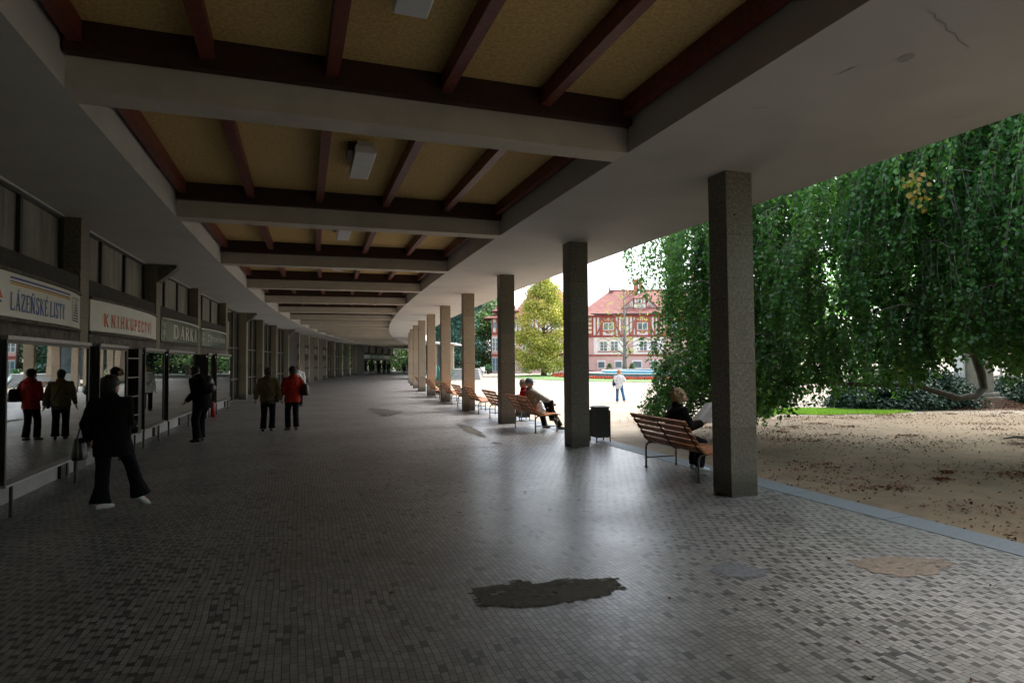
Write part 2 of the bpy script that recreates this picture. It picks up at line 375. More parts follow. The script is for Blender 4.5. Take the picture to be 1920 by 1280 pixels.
def tag(o, label=None, cat=None, group=None, kind=None):
    if label: o['label'] = label
    if cat: o['category'] = cat
    if group: o['group'] = group
    if kind: o['kind'] = kind
    return o
def kids(o): return [c for c in COL.objects if c.parent == o]
def copy_tree(o, parent=None):
    c = o.copy(); COL.objects.link(c); c.parent = parent
    for ch in kids(o): copy_tree(ch, c)
    return c
def leaf_mesh(name, Pp, D, Nn, size, mat_, parent=None, ratio=.62, v=None, fold=.25):
    """six-vertex folded leaves. Pp base, D tip direction, Nn face normal, size length"""
    n = len(Pp); D = D / np.linalg.norm(D, axis=1, keepdims=True)
    S = np.cross(D, Nn); S /= (np.linalg.norm(S, axis=1, keepdims=True) + 1e-9); U = np.cross(S, D)
    L = size[:, None]; W = L * ratio * .5
    vs = np.empty((n, 6, 3), np.float32)
    vs[:, 0] = Pp; vs[:, 1] = Pp + D * L
    for k, (a, sgn) in enumerate(((.28, 1), (.68, 1), (.28, -1), (.68, -1))):
        vs[:, 2 + k] = Pp + D * L * a + S * W * sgn * (1.0 if a < .5 else .8) + U * W * fold
    idx = np.arange(n)[:, None] * 6
    q = np.concatenate([idx + np.array([[0, 2, 3, 1]]), idx + np.array([[0, 1, 5, 4]])], 1).reshape(-1)
    me = bpy.data.meshes.new(name); me.vertices.add(n * 6); me.vertices.foreach_set('co', vs.reshape(-1))
    me.loops.add(n * 8); me.loops.foreach_set('vertex_index', q.astype(np.int32))
    me.polygons.add(n * 2); me.polygons.foreach_set('loop_start', np.arange(0, n * 8, 4, dtype=np.int32))
    me.update(calc_edges=True)
    at = me.attributes.new('v', 'FLOAT', 'POINT')
    v = rng.random(n) if v is None else v
    at.data.foreach_set('value', np.repeat(v, 6).astype(np.float32))
    me.materials.append(mat_)
    o = bpy.data.objects.new(name, me); COL.objects.link(o)
    if parent: o.parent = parent
    return o
def nrm(a): return a / (np.linalg.norm(a, axis=1, keepdims=True) + 1e-9)

# ================================================================== GROUND
def grid_terrain():
    xs = np.concatenate([np.linspace(-400, -40, 14), np.linspace(-30, 60, 91), np.linspace(70, 400, 14)])
    ys = np.concatenate([np.linspace(-60, 0, 16), np.linspace(1, 100, 100), np.linspace(110, 700, 20)])
    mb = MB(); nx = len(xs)
    for y in ys:
        for x in xs:
            z = ground_z(x, y)
            R = math.hypot(x - CX, y - CY)
            if R > 286 and y < 120: z = min(z, -.12) if R > 285 else z
            mb.v.append((x, y, z - .012))
    for j in range(len(ys) - 1):
        for i in range(nx - 1):
            a = j * nx + i; mb.f.append((a, a + 1, a + nx + 1, a + nx))
    o = mb.build('ground', M['sand'], smooth=True); tag(o, 'pale sandy gravel of the park beyond the colonnade', 'ground', kind='structure')
grid_terrain()
B0, B1 = -8, 22.0
def arc_floor():
    me = bpy.data.meshes.new('pavement'); n = 220; Rs = [284.28, 286, 288, 290, 292, 293.9]
    vs, uv = [], []
    for i in range(n + 1):
        b = B0 + (B1 + 3 - B0) * i / n
        for R in Rs: vs.append(tuple(P(R, b, 0))); uv.append((R - 284, b * DT * 289))
    k = len(Rs); fs = [(i * k + j, (i + 1) * k + j, (i + 1) * k + j + 1, i * k + j + 1) for i in range(n) for j in range(k - 1)]
    me.from_pydata(vs, [], [f[::-1] for f in fs]); l = me.uv_layers.new(name='UVMap')
    for p in me.polygons:
        for li in p.loop_indices: l.data[li].uv = uv[me.loops[li].vertex_index]
    me.materials.append(M['floor']); o = bpy.data.objects.new('pavement', me); COL.objects.link(o)
    if me.polygons[0].normal.z < 0: me.flip_normals()
    tag(o, 'grey mosaic paved floor with dark square setts under the colonnade', 'floor', kind='structure')
arc_floor()
mb = MB(); mb.polar(283.88, 284.28, B0, B1 + 3, -.2, .004, 140)
tag(mb.build('kerb', M['kerb']), 'smooth blue grey stone kerb along the mosaic floor', 'kerb', kind='structure')
def patch(name, pts, m, label, z=.0045, jag=.02):
    def inside(x, y):
        c = False; n = len(pts)
        for a in range(n):
            (x1, y1), (x2, y2) = pts[a], pts[(a + 1) % n]
            if (y1 > y) != (y2 > y) and x < (x2 - x1) * (y - y1) / (y2 - y1) + x1: c = not c
        return c
    mb = MB(); W = .052; pr = [(math.hypot(x - CX, y - CY), (math.atan2(y - CY, CX - x) - TC) / DT) for x, y in pts]
    r0, r1 = min(p[0] for p in pr), max(p[0] for p in pr); b0, b1 = min(p[1] for p in pr), max(p[1] for p in pr)
    db = W / (DT * 289) / 2
    for a in range(int((r1 - r0) / W) + 2):
        for c in range(int((b1 - b0) / db) + 2):
            R0, bb = r0 + a * W, b0 + c * db; p = P(R0 + W / 2, bb + db / 2)
            k = jag * 1.2
            if inside(p.x + random.uniform(-k, k), p.y + random.uniform(-k, k)) and random.random() > .02: mb.add([P(R0, bb, z), P(R0 + W, bb, z), P(R0 + W, bb + db, z), P(R0, bb + db, z)], [(0, 1, 2, 3)])
    o = mb.build(name, m); tag(o, label, 'floor patch', kind='structure')
patch('floor_patch', [(-.33, 4.72), (-.24, 4.36), (.1, 4.33), (.38, 4.42), (.62, 4.52), (.80, 4.66), (.82, 4.90), (.35, 4.87), (.2, 4.80), (.0, 4.86), (-.02, 4.76)], M['patch_dark'], 'dark brown asphalt repair in the floor, in the foreground')
patch('floor_patch', [(2.80, 5.26), (2.84, 5.0), (3.02, 4.88), (3.3, 4.92), (3.66, 5.18), (3.60, 5.30), (3.2, 5.38)], M['patch_sand'], 'sandy concrete repair in the floor near the kerb')
patch('floor_patch', [(1.55, 5.05), (1.66, 4.86), (1.95, 4.9), (2.06, 5.05), (1.9, 5.2), (1.7, 5.22)], M['patch_blue'], 'blue grey worn spot in the floor between two repairs')
patch('floor_patch', [(-4.3, 20.2), (-4.1, 19.4), (-3.9, 19.5), (-3.7, 21.2), (-5.2, 23.2), (-5.3, 22.6)], M['patch_dark'], 'long dark crack filling far along the floor', jag=.08)
patch('floor_patch', [(-1.45, 16.5), (-1.15, 15.2), (-.7, 14.0), (-.55, 13.7), (-.8, 15), (-1.1, 16.3), (-1.5, 17)], M['patch_dark'], 'narrow dark crack filling in the floor beside the couple bench', jag=.05)
patch('floor_patch', [(-.45, 12.9), (-.2, 12.7), (-.25, 12.95), (-.4, 13.1)], M['patch_dark'], 'small dark spot in the floor before the second column')
for (b, R0, R1, s) in ((1.92, 284.6, 291, .02), (2.95, 285.4, 292, .02), (1.12, 285.2, 288.6, .015)):
    pts = []
    K = 24
    for i in range(K + 1): pts.append(P(R0 + (R1 - R0) * i / K, b + random.uniform(-.006, .006)))
    pts += [p + Vector((0, s * random.uniform(.6, 2.2), 0)) for p in reversed(pts)]
    tag(MB().sheet(pts, .0042).build('floor_crack', M['patch_dark']), 'thin dark crack running across the floor', 'floor crack', 'cracks across the floor', 'structure')

# ================================================================== COLONNADE BUILDING
RO, RI = 286.57, 292.03
bld = tag(empty('colonnade_building', P(293.9, 0)), 'long curved colonnade with coffered ceiling, granite columns and glazed shop wall', 'building')
def bchild(mb, name, m, **k):
    o = mb.build(name, m, **k); o.parent = bld; o.matrix_parent_inverse = Matrix.Translation(-Vector(bld.location)); return o
zt = .285                                   # depth of the plaster well
bchild(MB().polar(283.5, RO, B0, B1, HC, HC + .75, 130), 'roof_slab', M['soffit'])
bchild(MB().polar(RI, 293.9, B0, B1, HC, HC + .75, 130), 'roof_slab', M['soffit'])
bchild(MB().polar(RO - .1, RI + .1, B0, B1, HC + .62, HC + .80, 120), 'roof_deck', M['soffit'])
for i in range(B0, 23):
    o = bchild(MB().polar(RO, RI, i - .035, i + .035, HC, HC + zt), 'cross_beam', M['beam'])
for i in range(B0, 10):
    for q in (.045, .935): bchild(MB().polar(RO + .02, RI - .02, i + q, i + q + .02, HC + zt - .02, HC + .60), 'header_board', M['header'])
    bchild(MB().polar(RO + .03, RI - .03, i + .03, i + .97, HC + .54, HC + .58), 'ceiling_board', M['panel'])
    for R in (286.66, 287.64, 288.72, 289.83, 290.91, 291.92):
        mb = MB().polar(R - .055, R + .055, i + .066, i + .934, HC + .35, HC + .535)
        if 287 < R < 291.5: mb.polar(R - .066, R - .0555, i + .066, i + .934, HC + .37, HC + .39)
        if i >= -2: bchild(mb, 'joist', M['wood_dark'])
# plaster cheeks above the slab edge are the slab sides themselves
# columns
for i in range(B0, 23):
    o = MB().box(0, .40, 0, .36, 0, HC + .01).build('column', M['granite_shaded'] if i <= 1 else (M['granite_half_shaded'] if i == 2 else M['granite']), bevel=.008)
    o.location = P(285.07, i + .004); o.rotation_euler = (0, 0, rotz(i))
    o.parent = bld; o.matrix_parent_inverse = Matrix.Translation(-Vector(bld.location))
    bz = MB()
    bz.tube([(.12, -.006, 3.52), (.12, .03, 3.52)], .016, 8)
    h = bz.build('socket', M['black']); h.parent = o
bchild(MB().polar(283.6, 293.9, B0 - .05, B0, 0, HC, 1), 'light_block_wall', mat('dim interior wall', (.10, .09, .08), .9))  # unseen wall added to block light from the open end
def mark(pts, w_, nm):
    A2 = [Vector((x, y, HC - .004)) for x, y in pts]; B2 = [Vector((x + w_ * random.uniform(.3, 1), y - w_ * random.uniform(.3, 1), HC - .004)) for x, y in reversed(pts)]
    bchild(MB().sheet(A2 + B2), nm, mat('grey stain', (.30, .29, .275), .9))
mark([(2.85, 4.17), (2.93, 4.2), (2.97, 4.26), (3.03, 4.3), (3.09, 4.33), (3.16, 4.42), (3.25, 4.46), (3.36, 4.57), (3.5, 4.66)], .012, 'soffit_crack')
mark([(4.2, 6.1), (4.3, 6.07), (4.43, 6.03), (4.52, 5.92), (4.6, 5.84)], .02, 'soffit_crack')
mark([(2.72, 5.1), (2.76, 5.04), (2.78, 4.98)], .03, 'soffit_stain')
bchild(MB().sheet([(3.13 + .055 * math.cos(a * .6283), 4.82 + .075 * math.sin(a * .6283), HC - .004) for a in range(10)]), 'soffit_stain', mat('soffit damp stain', (.34, .33, .315), .9))
mark([(2.28, 5.78), (2.36, 5.76), (2.42, 5.78)], .02, 'soffit_stain')
# wall piers
def pier(i, m, w=.40):
    o = MB().box(-.42, 0, 0, w, 0, HC + .01).build('wall_pier', m, bevel=.006)
    o.location = P(293.5, i + .07); o.rotation_euler = (0, 0, rotz(i)); o.parent = bld; o.matrix_parent_inverse = Matrix.Translation(-Vector(bld.location)); return o
for i in range(B0, 22):
    m = M['marble'] if 9 <= i <= 12 else M['granite_dk']
    pier(i, m)
# big dark pier before far shops, infill coloured dark for the shaded recesses between 9..12
bchild(MB().polar(293.5, 293.9, 16.1, 17.05, 0, HC), 'dark_pier', M['black'])
for i in (9, 10, 11): bchild(MB().polar(293.84, 293.9, i + .16, i + 1.06, 0, HC), 'dark_infill', M['lintel'])
bchild(MB().polar(293.62, 293.9, 8.16, 9.06, 0, HC), 'dark_infill', M['black'])
# back wall behind shops
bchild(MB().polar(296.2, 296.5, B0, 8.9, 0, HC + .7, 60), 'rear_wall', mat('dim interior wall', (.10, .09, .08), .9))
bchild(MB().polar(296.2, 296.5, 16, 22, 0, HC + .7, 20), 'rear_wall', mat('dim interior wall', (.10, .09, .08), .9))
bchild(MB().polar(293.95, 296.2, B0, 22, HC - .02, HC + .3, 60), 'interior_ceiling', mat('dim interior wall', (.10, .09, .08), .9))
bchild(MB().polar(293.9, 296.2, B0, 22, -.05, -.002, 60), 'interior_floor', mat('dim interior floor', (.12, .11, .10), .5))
# shop bays
def shop_bay(i, small=False):
    a, c = i + .155, i + 1.065
    bchild(MB().polar(293.55, 293.9, a, c, 0, .42), 'plinth', M['stone_lt'])
    bchild(MB().polar(293.52, 293.9, a, c, 2.80, 3.13, 3), 'cornice', M['cornice'])
    bchild(MB().polar(293.50, 293.9, a, c, 1.99, 2.25, 3), 'lintel', M['lintel'])
    fr = MB(); t = (c - a) / 3
    for k in range(4):
        bb = a + t * k; fr.polar(293.74, 293.84, bb - .009, bb + .009, 3.13, HC - .03)
    fr.polar(293.74, 293.84, a, c, HC - .05, HC - .002)
    f = bchild(fr, 'clerestory_frame', M['dark_metal'])
    for k in range(3):
        p = MB().polar(293.79, 293.81, a + t * k + .009, a + t * (k + 1) - .009, 3.131, HC - .051).build('clerestory_pane', M['dusty'])
        p.parent = f
    bchild(MB().polar(293.69, 293.735, a, c, HC - .012, HC - .001), 'edge_strip', M['white'])
for i in [-7, -6, -5, -4, -3, -2, -1, 0, 1, 2, 3] + [17, 18, 19, 20, 21]: shop_bay(i)
# tall glazed bays
def glazed(i):
    a, c = i + .155, i + 1.065
    fr = MB(); bs = [a, a + .30, c - .26, c]
    for k, bb in enumerate(bs):
        wd = .022 if k in (1, 2) else .010
        fr.polar(293.83, 293.94, bb - wd, bb + wd, 0, HC)
    for z in (0, .95, 2.35, HC - .07): fr.polar(293.835, 293.93, a, c, z, z + .07)
    f = bchild(fr, 'glazing_frame', M['dark_metal'])
    for k in range(3):
        p = MB().polar(293.87, 293.88, bs[k] + .02, bs[k + 1] - .02, .05, HC - .05).build('glazing_pane', M['hallglass'])
        p.parent = f
for i in (4, 5, 6, 7, 12, 13, 14, 15): glazed(i)
# wedge shaped bracket boxes at the ceiling
for i in (2, 5, 8):
    o = MB().prism([(-.02, HC - .002), (.42, HC - .002), (.42, HC - .07), (.03, HC - .42), (-.02, HC - .42)], 0, .34).build('bracket', M['lintel'])
    o.location = P(293.5, i + .075); o.rotation_euler = (0, 0, rotz(i)); o.parent = bld; o.matrix_parent_inverse = Matrix.Translation(-Vector(bld.location))

m, nt, b, o = new_mat('case lamp tube'); M['tube'] = m
b.inputs['Emission Color'].default_value = (.85, .95, 1, 1); b.inputs['Emission Strength'].default_value = 1.6
# ================================================================== DISPLAY CASES
def case(b0, b1, label, items=0, R=293.12, z0=.40, z1=1.98):
    A_, B_ = P(R, b0), P(R, b1); d = (B_ - A_); Ln = d.length; rz = math.atan2(-d.x, d.y)
    e = tag(empty('display_case', A_, rz), label, 'display case', 'glass display cases along the shop wall')
    f = .035
    fr = MB(); D0 = -.36
    fr.box(-.04, 0, 0, f, z0, z1).box(-.04, 0, Ln - f, Ln, z0, z1).box(-.04, 0, f, Ln - f, z0, z0 + .05).box(-.04, 0, f, Ln - f, z1 - .04, z1)
    fr.build('frame', M['dark_metal'], e)
    MB().box(-.045, .02, -.02, Ln + .02, z1 + .002, z1 + .045).build('top_trim', M['alu'], e)
    MB().box(-.03, .012, -.005, Ln + .005, z0 - .03, z0 - .002).build('bottom_trim', M['alu'], e)
    bx = MB().box(D0, -.045, 0, .02, z0, z1).box(D0, -.045, Ln - .02, Ln, z0, z1).box(D0, -.045, .02, Ln - .02, z0, z0 + .03).box(D0, -.045, .02, Ln - .02, z1 - .03, z1).box(D0 - .02, D0, 0, Ln, z0, z1)
    bx.build('cabinet', mat('dark cabinet lining', (.03, .03, .032), .6), e)
    MB().box(-.022, -.016, f, Ln - f, z0 + .05, z1 - .04).build('glass_pane', M['shopglass'], e)
    MB().tube([(-.10, .08, z1 - .06), (-.10, Ln - .08, z1 - .06)], .012, 8).build('lamp_tube', M['tube'], e)
    lg = MB()
    for y in (Ln * .12, Ln * .88): MB().tube([(-.06, y, 0), (-.06, y, z0 - .03)], .02, 8).build('leg', M['dark_metal'], e)
    sh = mat('glass shelf edge', (.30, .32, .31), .3)
    if Ln > .7: MB().box(D0 + .02, -.12, .03, Ln - .03, z0 + .38, z0 + .39).build('shelf', sh, e)
    random.seed(int(b0 * 100)); tone = [(.6, .6, .58), (.35, .12, .08), (.12, .2, .3), (.5, .45, .2), (.25, .25, .25)]
    n = int(Ln * 9)
    for k in range(n):
        y = .08 + (Ln - .16) * (k + .5) / n; s = random.uniform(.03, .06); h = random.uniform(.05, .16); z = z0 + .031 if k % 2 else z0 + .391
        if k % 2 == 0 and Ln <= .7: continue
        t = random.choice(range(5))
        mm = MB(); x = random.uniform(-.26, -.14)
        if k % 3: mm.rings([((x, y, z), s, s, 0), ((x, y, z + h * .3), s * 1.15, s * 1.15, 0), ((x, y, z + h * .7), s * .6, s * .6, 0), ((x, y, z + h), s * .75, s * .75, 0)], 10)
        else: mm.box(x - s, x + s, y - s, y + s, z, z + h)
        mm.build('ware', mat('ware %d' % t, tone[t], .35), e)
    return e
case(-1.15, -.62, 'wide display case nearest the camera, outside the left edge')
case(-.2, .30, 'display case at the left edge of the picture, cut off by it')
case(.355, .905, 'wide display case behind the woman in black, with a reflected couple')
case(1.0, 1.31, 'narrow display case right of the woman in black, reflecting slanted columns')
case(1.56, 1.89, 'narrow display case left of the bending man, below the bookshop sign end')
case(1.97, 2.56, 'wide display case the bending man looks into')
case(2.98, 3.10, 'very narrow display case beyond the bending man')
case(3.27, 3.84, 'last display case before the glazed hall, under the second green sign')
for b0, b1, l in ((17.2, 17.7, 'farthest group display case nearest the dark pier'), (18.1, 18.6, 'second display case of the distant shops'), (19.1, 19.6, 'third display case of the distant shops'), (20.1, 20.6, 'last display case of the distant shops')):
    case(b0, b1, l)
# doors between cases
def door(b0, b1, m, label, shelves=0):
    A_, B_ = P(293.5, b0), P(293.5, b1); d = B_ - A_; Ln = d.length; rz = math.atan2(-d.x, d.y)
    e = tag(empty('shop_door', A_, rz), label, 'door')
    MB().box(-.05, .0, 0, .06, 0, 1.985).box(-.05, .0, Ln - .06, Ln, 0, 1.985).box(-.05, 0, .06, Ln - .06, 1.90, 1.985).build('frame', M['black'], e)
    MB().box(-.045, -.015, .06, Ln - .06, 0.01, 1.9).build('leaf', m, e)
    hd = MB().tube([(.03, Ln * .8, .95), (.03, Ln * .8, 1.15)], .01, 8); hd.box(-.02, .03, Ln * .8 - .006, Ln * .8 + .006, .96, .975).box(-.02, .03, Ln * .8 - .006, Ln * .8 + .006, 1.125, 1.14); hd.build('handle', M['alu'], e)
    return e
door(.93, .99, M['black'], 'narrow black panel between the wide case and the narrow case')
door(2.60, 2.93, M['black'], 'black shop door beside the bending man')
door(3.12, 3.26, M['black'], 'narrow black panel before the last display case')
door(.31, .345, M['black'], 'black strip panel at the left edge of the picture')
# open black shelf rack between two cases
A_, B_ = P(293.14, 1.33), P(293.14, 1.53); d = B_ - A_; Ln = d.length
rk = tag(empty('shelf_rack', A_, math.atan2(-d.x, d.y)), 'tall open black shelf rack between two narrow display cases', 'rack')
MB().box(-.3, 0, 0, .03, .35, 1.99).box(-.3, 0, Ln - .25, Ln, .35, 1.99).box(-.33, -.3, 0, Ln, .35, 1.99).build('carcass', M['black'], rk)
for z in (.36, .72, 1.08, 1.44, 1.8): MB().box(-.29, .002, .031, Ln - .251, z, z + .018).build('shelf', M['alu'], rk)
for y in (.05, Ln - .05): MB().tube([(-.1, y, 0), (-.1, y, .35)], .018, 8).build('leg', M['black'], rk)
# red fire extinguisher
ex = tag(empty('fire_extinguisher', P(293.1, 3.12)), 'red fire extinguisher standing on the floor by the wall', 'extinguisher')
MB().rings([((0, 0, 0), .07, .07, 0), ((0, 0, .40), .07, .07, 0), ((0, 0, .47), .03, .03, 0)], 16).build('cylinder', mat('extinguisher red', (.45, .02, .02), .3, 4, .05), ex, smooth=True)
MB().box(-.05, .03, -.015, .015, .475, .53).tube([(.03, 0, .5), (.1, 0, .45), (.09, 0, .15)], .01, 6).build('valve', M['black'], ex)

# ================================================================== SIGNS
GL = {  # stroke letters on a 0..w x 0..1 grid: (w, [(x0,y0,x1,y1,thick)])
}
T, t_ = .22, .095
def L_(ch):
    V = lambda x, a=0, b=1: ('v', x, a, b)
    g = dict(
        L=(.62, [V(.14), ('h', .0, .62, .04), ('d', .58, .0, .62, .25, t_)]),
        I=(.30, [V(.15)]),
        E=(.62, [V(.14), ('h', 0, .62, .04), ('h', 0, .60, .96), ('h', .14, .48, .52), ('d', .58, .0, .62, .24, t_), ('d', .57, .78, .58, 1, t_)]),
        A=(.80, [('d', .12, 0, .42, 1, t_ * 1.1), ('d', .40, 1, .68, 0, T), ('h', .22, .58, .33)]),
        Z=(.66, [('d', .08, .04, .56, .96, T), ('h', .04, .64, .04), ('h', .02, .60, .96), ('d', .03, .76, .04, 1, t_), ('d', .62, 0, .63, .24, t_)]),
        N=(.80, [V(.13, 0, 1, ), ('d', .13, 1, .66, 0, T), ('w', .67, 0, 1)]),
        S=(.62, [('p', [(.54, .80), (.50, .93), (.32, .98), (.14, .90), (.11, .74), (.24, .60), (.42, .48), (.53, .30), (.46, .10), (.28, .02), (.10, .08), (.06, .24)])]),
        K=(.78, [V(.14), ('d', .20, .45, .62, 1, t_), ('d', .28, .56, .66, 0, T)]),
        T=(.70, [V(.35), ('h', .02, .68, .96), ('d', .03, .74, .04, 1, t_), ('d', .66, .74, .67, 1, t_)]),
        Y=(.76, [('d', .36, .45, .14, 1, T), ('d', .40, .45, .64, 1, t_), V(.38, 0, .48)]),
        H=(.80, [V(.14), V(.66), ('h', .14, .66, .52)]),
        U=(.78, [V(.14, .2, 1), ('w', .66, .2, 1), ('p', [(.14, .25), (.18, .08), (.40, .02), (.60, .08), (.66, .25)])]),
        P=(.68, [V(.14), ('p', [(.14, .96), (.46, .96), (.59, .84), (.59, .62), (.46, .50), (.14, .48)])]),
        C=(.70, [('p', [(.60, .78), (.52, .94), (.34, .98), (.16, .86), (.10, .5), (.16, .14), (.34, .02), (.52, .06), (.62, .22)])]),
        V=(.76, [('d', .12, 1, .38, 0, T), ('d', .38, 0, .64, 1, t_)]),
        D=(.78, [V(.14), ('p', [(.14, .96), (.42, .96), (.62, .82), (.68, .5), (.62, .18), (.42, .04), (.14, .04)])]),
        R=(.76, [V(.14), ('p', [(.14, .96), (.46, .96), (.59, .85), (.59, .66), (.46, .54), (.14, .52)]), ('d', .34, .54, .66, 0, T)]),
    )
    return g[ch]
def stroke_quads(ch):
    w, st = L_(ch); q = []
    def seg(x0, y0, x1, y1, th):
        dx, dy = x1 - x0, y1 - y0; l = math.hypot(dx, dy) or 1; nx, ny = -dy / l * th / 2, dx / l * th / 2
        q.append([(x0 + nx, y0 + ny), (x0 - nx, y0 - ny), (x1 - nx, y1 - ny), (x1 + nx, y1 + ny)])
    for s in st:
        if s[0] in 'vw':
            x, a, b = s[1:4]; th = T if s[0] == 'v' else t_ * 1.2
            seg(x, a, x, b, th)
            for yy in (a, b):
                if yy in (0, 1): seg(x - .14, yy + (.03 if yy == 0 else -.03), x + .14, yy + (.03 if yy == 0 else -.03), .06)
        elif s[0] == 'h': seg(s[1], s[3], s[2], s[3], t_)
        elif s[0] == 'd':
            seg(*s[1:6])
            if abs(s[4] - s[2]) > .9 or ch == 'Y':
                for (x, y) in ((s[1], s[2]), (s[3], s[4])):
                    if y in (0, 1) and not (ch == 'A' and y == 1) and not (ch == 'V' and y == 0): seg(x - .11, y + (.03 if y == 0 else -.03), x + .11, y + (.03 if y == 0 else -.03), .06)
        elif s[0] == 'p':
            pts = s[1]
            for k in range(len(pts) - 1):
                th = t_ + (T - t_) * abs(pts[k + 1][1] - pts[k][1]) / (math.hypot(pts[k + 1][0] - pts[k][0], pts[k + 1][1] - pts[k][1]) + 1e-6)
                seg(*pts[k], *pts[k + 1], th)
    return w, q
def sign(i, board, label, words, extra=None, trim=False, a=None, c=None, lm=None):
    a = i + .160 if a is None else a; c = i + 1.062 if c is None else c
    A_ = P(293.49, a); B_ = P(293.49, c); d = B_ - A_; Ln = d.length; rz = math.atan2(-d.x, d.y)
    e = tag(empty('shop_sign', A_, rz), label, 'sign')
    bul = lambda y: .14 * (1 - abs(2 * y / Ln - 1) ** 3.0)
    def surf(y, z, off=0): return (bul(y) + off, y, z)
    Z0, Z1 = 2.27, 2.795; K = 36; mb = MB()
    vs = []; 
    for k in range(K + 1):
        y = Ln * k / K
        vs += [surf(y, Z0), surf(y, Z1), (bul(y) - .05, y, Z1), (bul(y) - .05, y, Z0)]
    fs = []
    for k in range(K):
        for j in range(4): fs.append((4 * k + j, 4 * k + 4 + j, 4 * k + 4 + (j + 1) % 4, 4 * k + (j + 1) % 4))
    fs += [(0, 1, 2, 3), (4 * K + 3, 4 * K + 2, 4 * K + 1, 4 * K)]
    mb.add(vs, fs); mb.build('board', board, e)
    MB().tube([surf(Ln * k / K, Z1 + .028, .01) for k in range(K + 1)], .022, 6).build('top_moulding', M['white'] if trim else M['lintel'], e)
    MB().tube([surf(Ln * k / K, Z0 - .03, .0) for k in range(K + 1)], .026, 6).build('bottom_moulding', M['lintel'], e)
    def put(quads, m, name, off=.004):
        mb = MB()
        for q in quads:
            k = max(1, int(abs(q[0][0] - q[2][0]) / .1))
            mb.add([surf(y, z, off) for y, z in q], [tuple(range(len(q)))])
        return mb.build(name, m, e)
    for (txt, y0, z0, h, sx, m, gap, marks) in words:
        x = y0; prevx = x
        for ch in txt:
            if ch == ' ': x += h * .35 * sx; continue
            base = {'Á': 'A', 'Ň': 'N', 'É': 'E', 'Í': 'I'}.get(ch, ch)
            wd, qs = stroke_quads(base); out = [[(x + u * h * sx, z0 + v * h) for u, v in q] for q in qs]
            cxm = x + wd * h * sx / 2
            if ch in 'ÁÉÍ': out.append([(cxm - .01, z0 + h * 1.06), (cxm + .02, z0 + h * 1.06), (cxm + h * .2 * sx, z0 + h * 1.27), (cxm + h * .1 * sx, z0 + h * 1.27)])
            if ch == 'Ň': out += [[(cxm - .02, z0 + h * 1.06), (cxm + .02, z0 + h * 1.06), (cxm - h * .1 * sx, z0 + h * 1.22), (cxm - h * .18 * sx, z0 + h * 1.22)], [(cxm - .02, z0 + h * 1.06), (cxm + .02, z0 + h * 1.06), (cxm + h * .18 * sx, z0 + h * 1.22), (cxm + h * .1 * sx, z0 + h * 1.22)]]
            if marks:
                put([[(u + .014, v - .014) for u, v in q] for q in out], M['black'], 'letter_shadow', .003)
            put(out, m, 'letter', .0045 + (.001 if marks else 0))
            x += (wd + gap) * h * sx
    if extra: extra(e, put, surf, Ln, Z0, Z1)
    return e
m_board_w = mat('cream sign board', (.74, .73, .68), .5, 2, .06, n2=(1.2, .25, (.55, .53, .47)))
m_board_g = mat('dark green glossy sign board', (.03, .085, .065), .22, 2, .2)
m_blue = mat('blue sign paint', (.008, .09, .32), .5, 8, .4); m_blue2 = mat('royal blue stripe', (.02, .04, .33), .5, 4, .1)
m_gold = mat('gold stripe', (.70, .34, .03), .5, 4, .1); m_or = mat('orange red letters', (.78, .13, .03), .5, 3, .35)
m_brn = mat('brown stripe', (.12, .07, .03), .5, 4, .1); m_let = mat('cream letters', (.55, .53, .46), .5, 4, .1)
m_purp = mat('violet emblem', (.06, .05, .16), .5, 4, .1)
def ex1(e, put, surf, Ln, Z0, Z1):
    def band(y0, y1, z0, z1, m, nm):
        K = 14; put([[(y0 + (y1 - y0) * k / K, z0), (y0 + (y1 - y0) * (k + 1) / K, z0), (y0 + (y1 - y0) * (k + 1) / K, z1), (y0 + (y1 - y0) * k / K, z1)] for k in range(K)], m, nm)
    band(1.62, 3.70, 2.725, 2.75, m_blue2, 'stripe'); band(1.62, 3.70, 2.685, 2.70, m_brn, 'stripe'); band(1.62, 3.70, 2.655, 2.678, m_gold, 'stripe')
    band(3.84, 3.86, 2.36, 2.72, m_brn, 'stripe'); band(3.86, 4.32, 2.71, 2.722, m_brn, 'stripe')
    qs = []
    for k in range(7): z = 2.36 + .04 * k; w_ = .20 - .017 * k; qs.append([(4.08 - w_, z), (4.08 + w_, z), (4.08 + w_ * .9, z + .025), (4.08 - w_ * .9, z + .025)])
    qs += [[(4.03, 2.64), (4.05, 2.64), (4.08, 2.70), (4.06, 2.70)], [(4.11, 2.64), (4.13, 2.64), (4.10, 2.70), (4.08, 2.70)]]
    put(qs, m_purp, 'emblem')
    put([[(1.05, 2.42), (1.44, 2.42), (1.40, 2.45), (1.10, 2.45)]], m_blue, 'emblem'); put([[(1.25, 2.47), (1.45, 2.47), (1.36, 2.60), (1.32, 2.60)]], m_or, 'emblem')
S1 = sign(0, m_board_w, 'cream sign with blue serif letters under blue and gold stripes', [('LÁZEŇSKÉ LISTY', 1.63, 2.35, .215, .80, m_blue, .14, False)], ex1)
sign(1, m_board_w, 'cream sign with orange red shadowed letters of the bookshop', [('KNIHKUPECTVÍ', .45, 2.375, .215, 1.12, m_or, .42, True)])
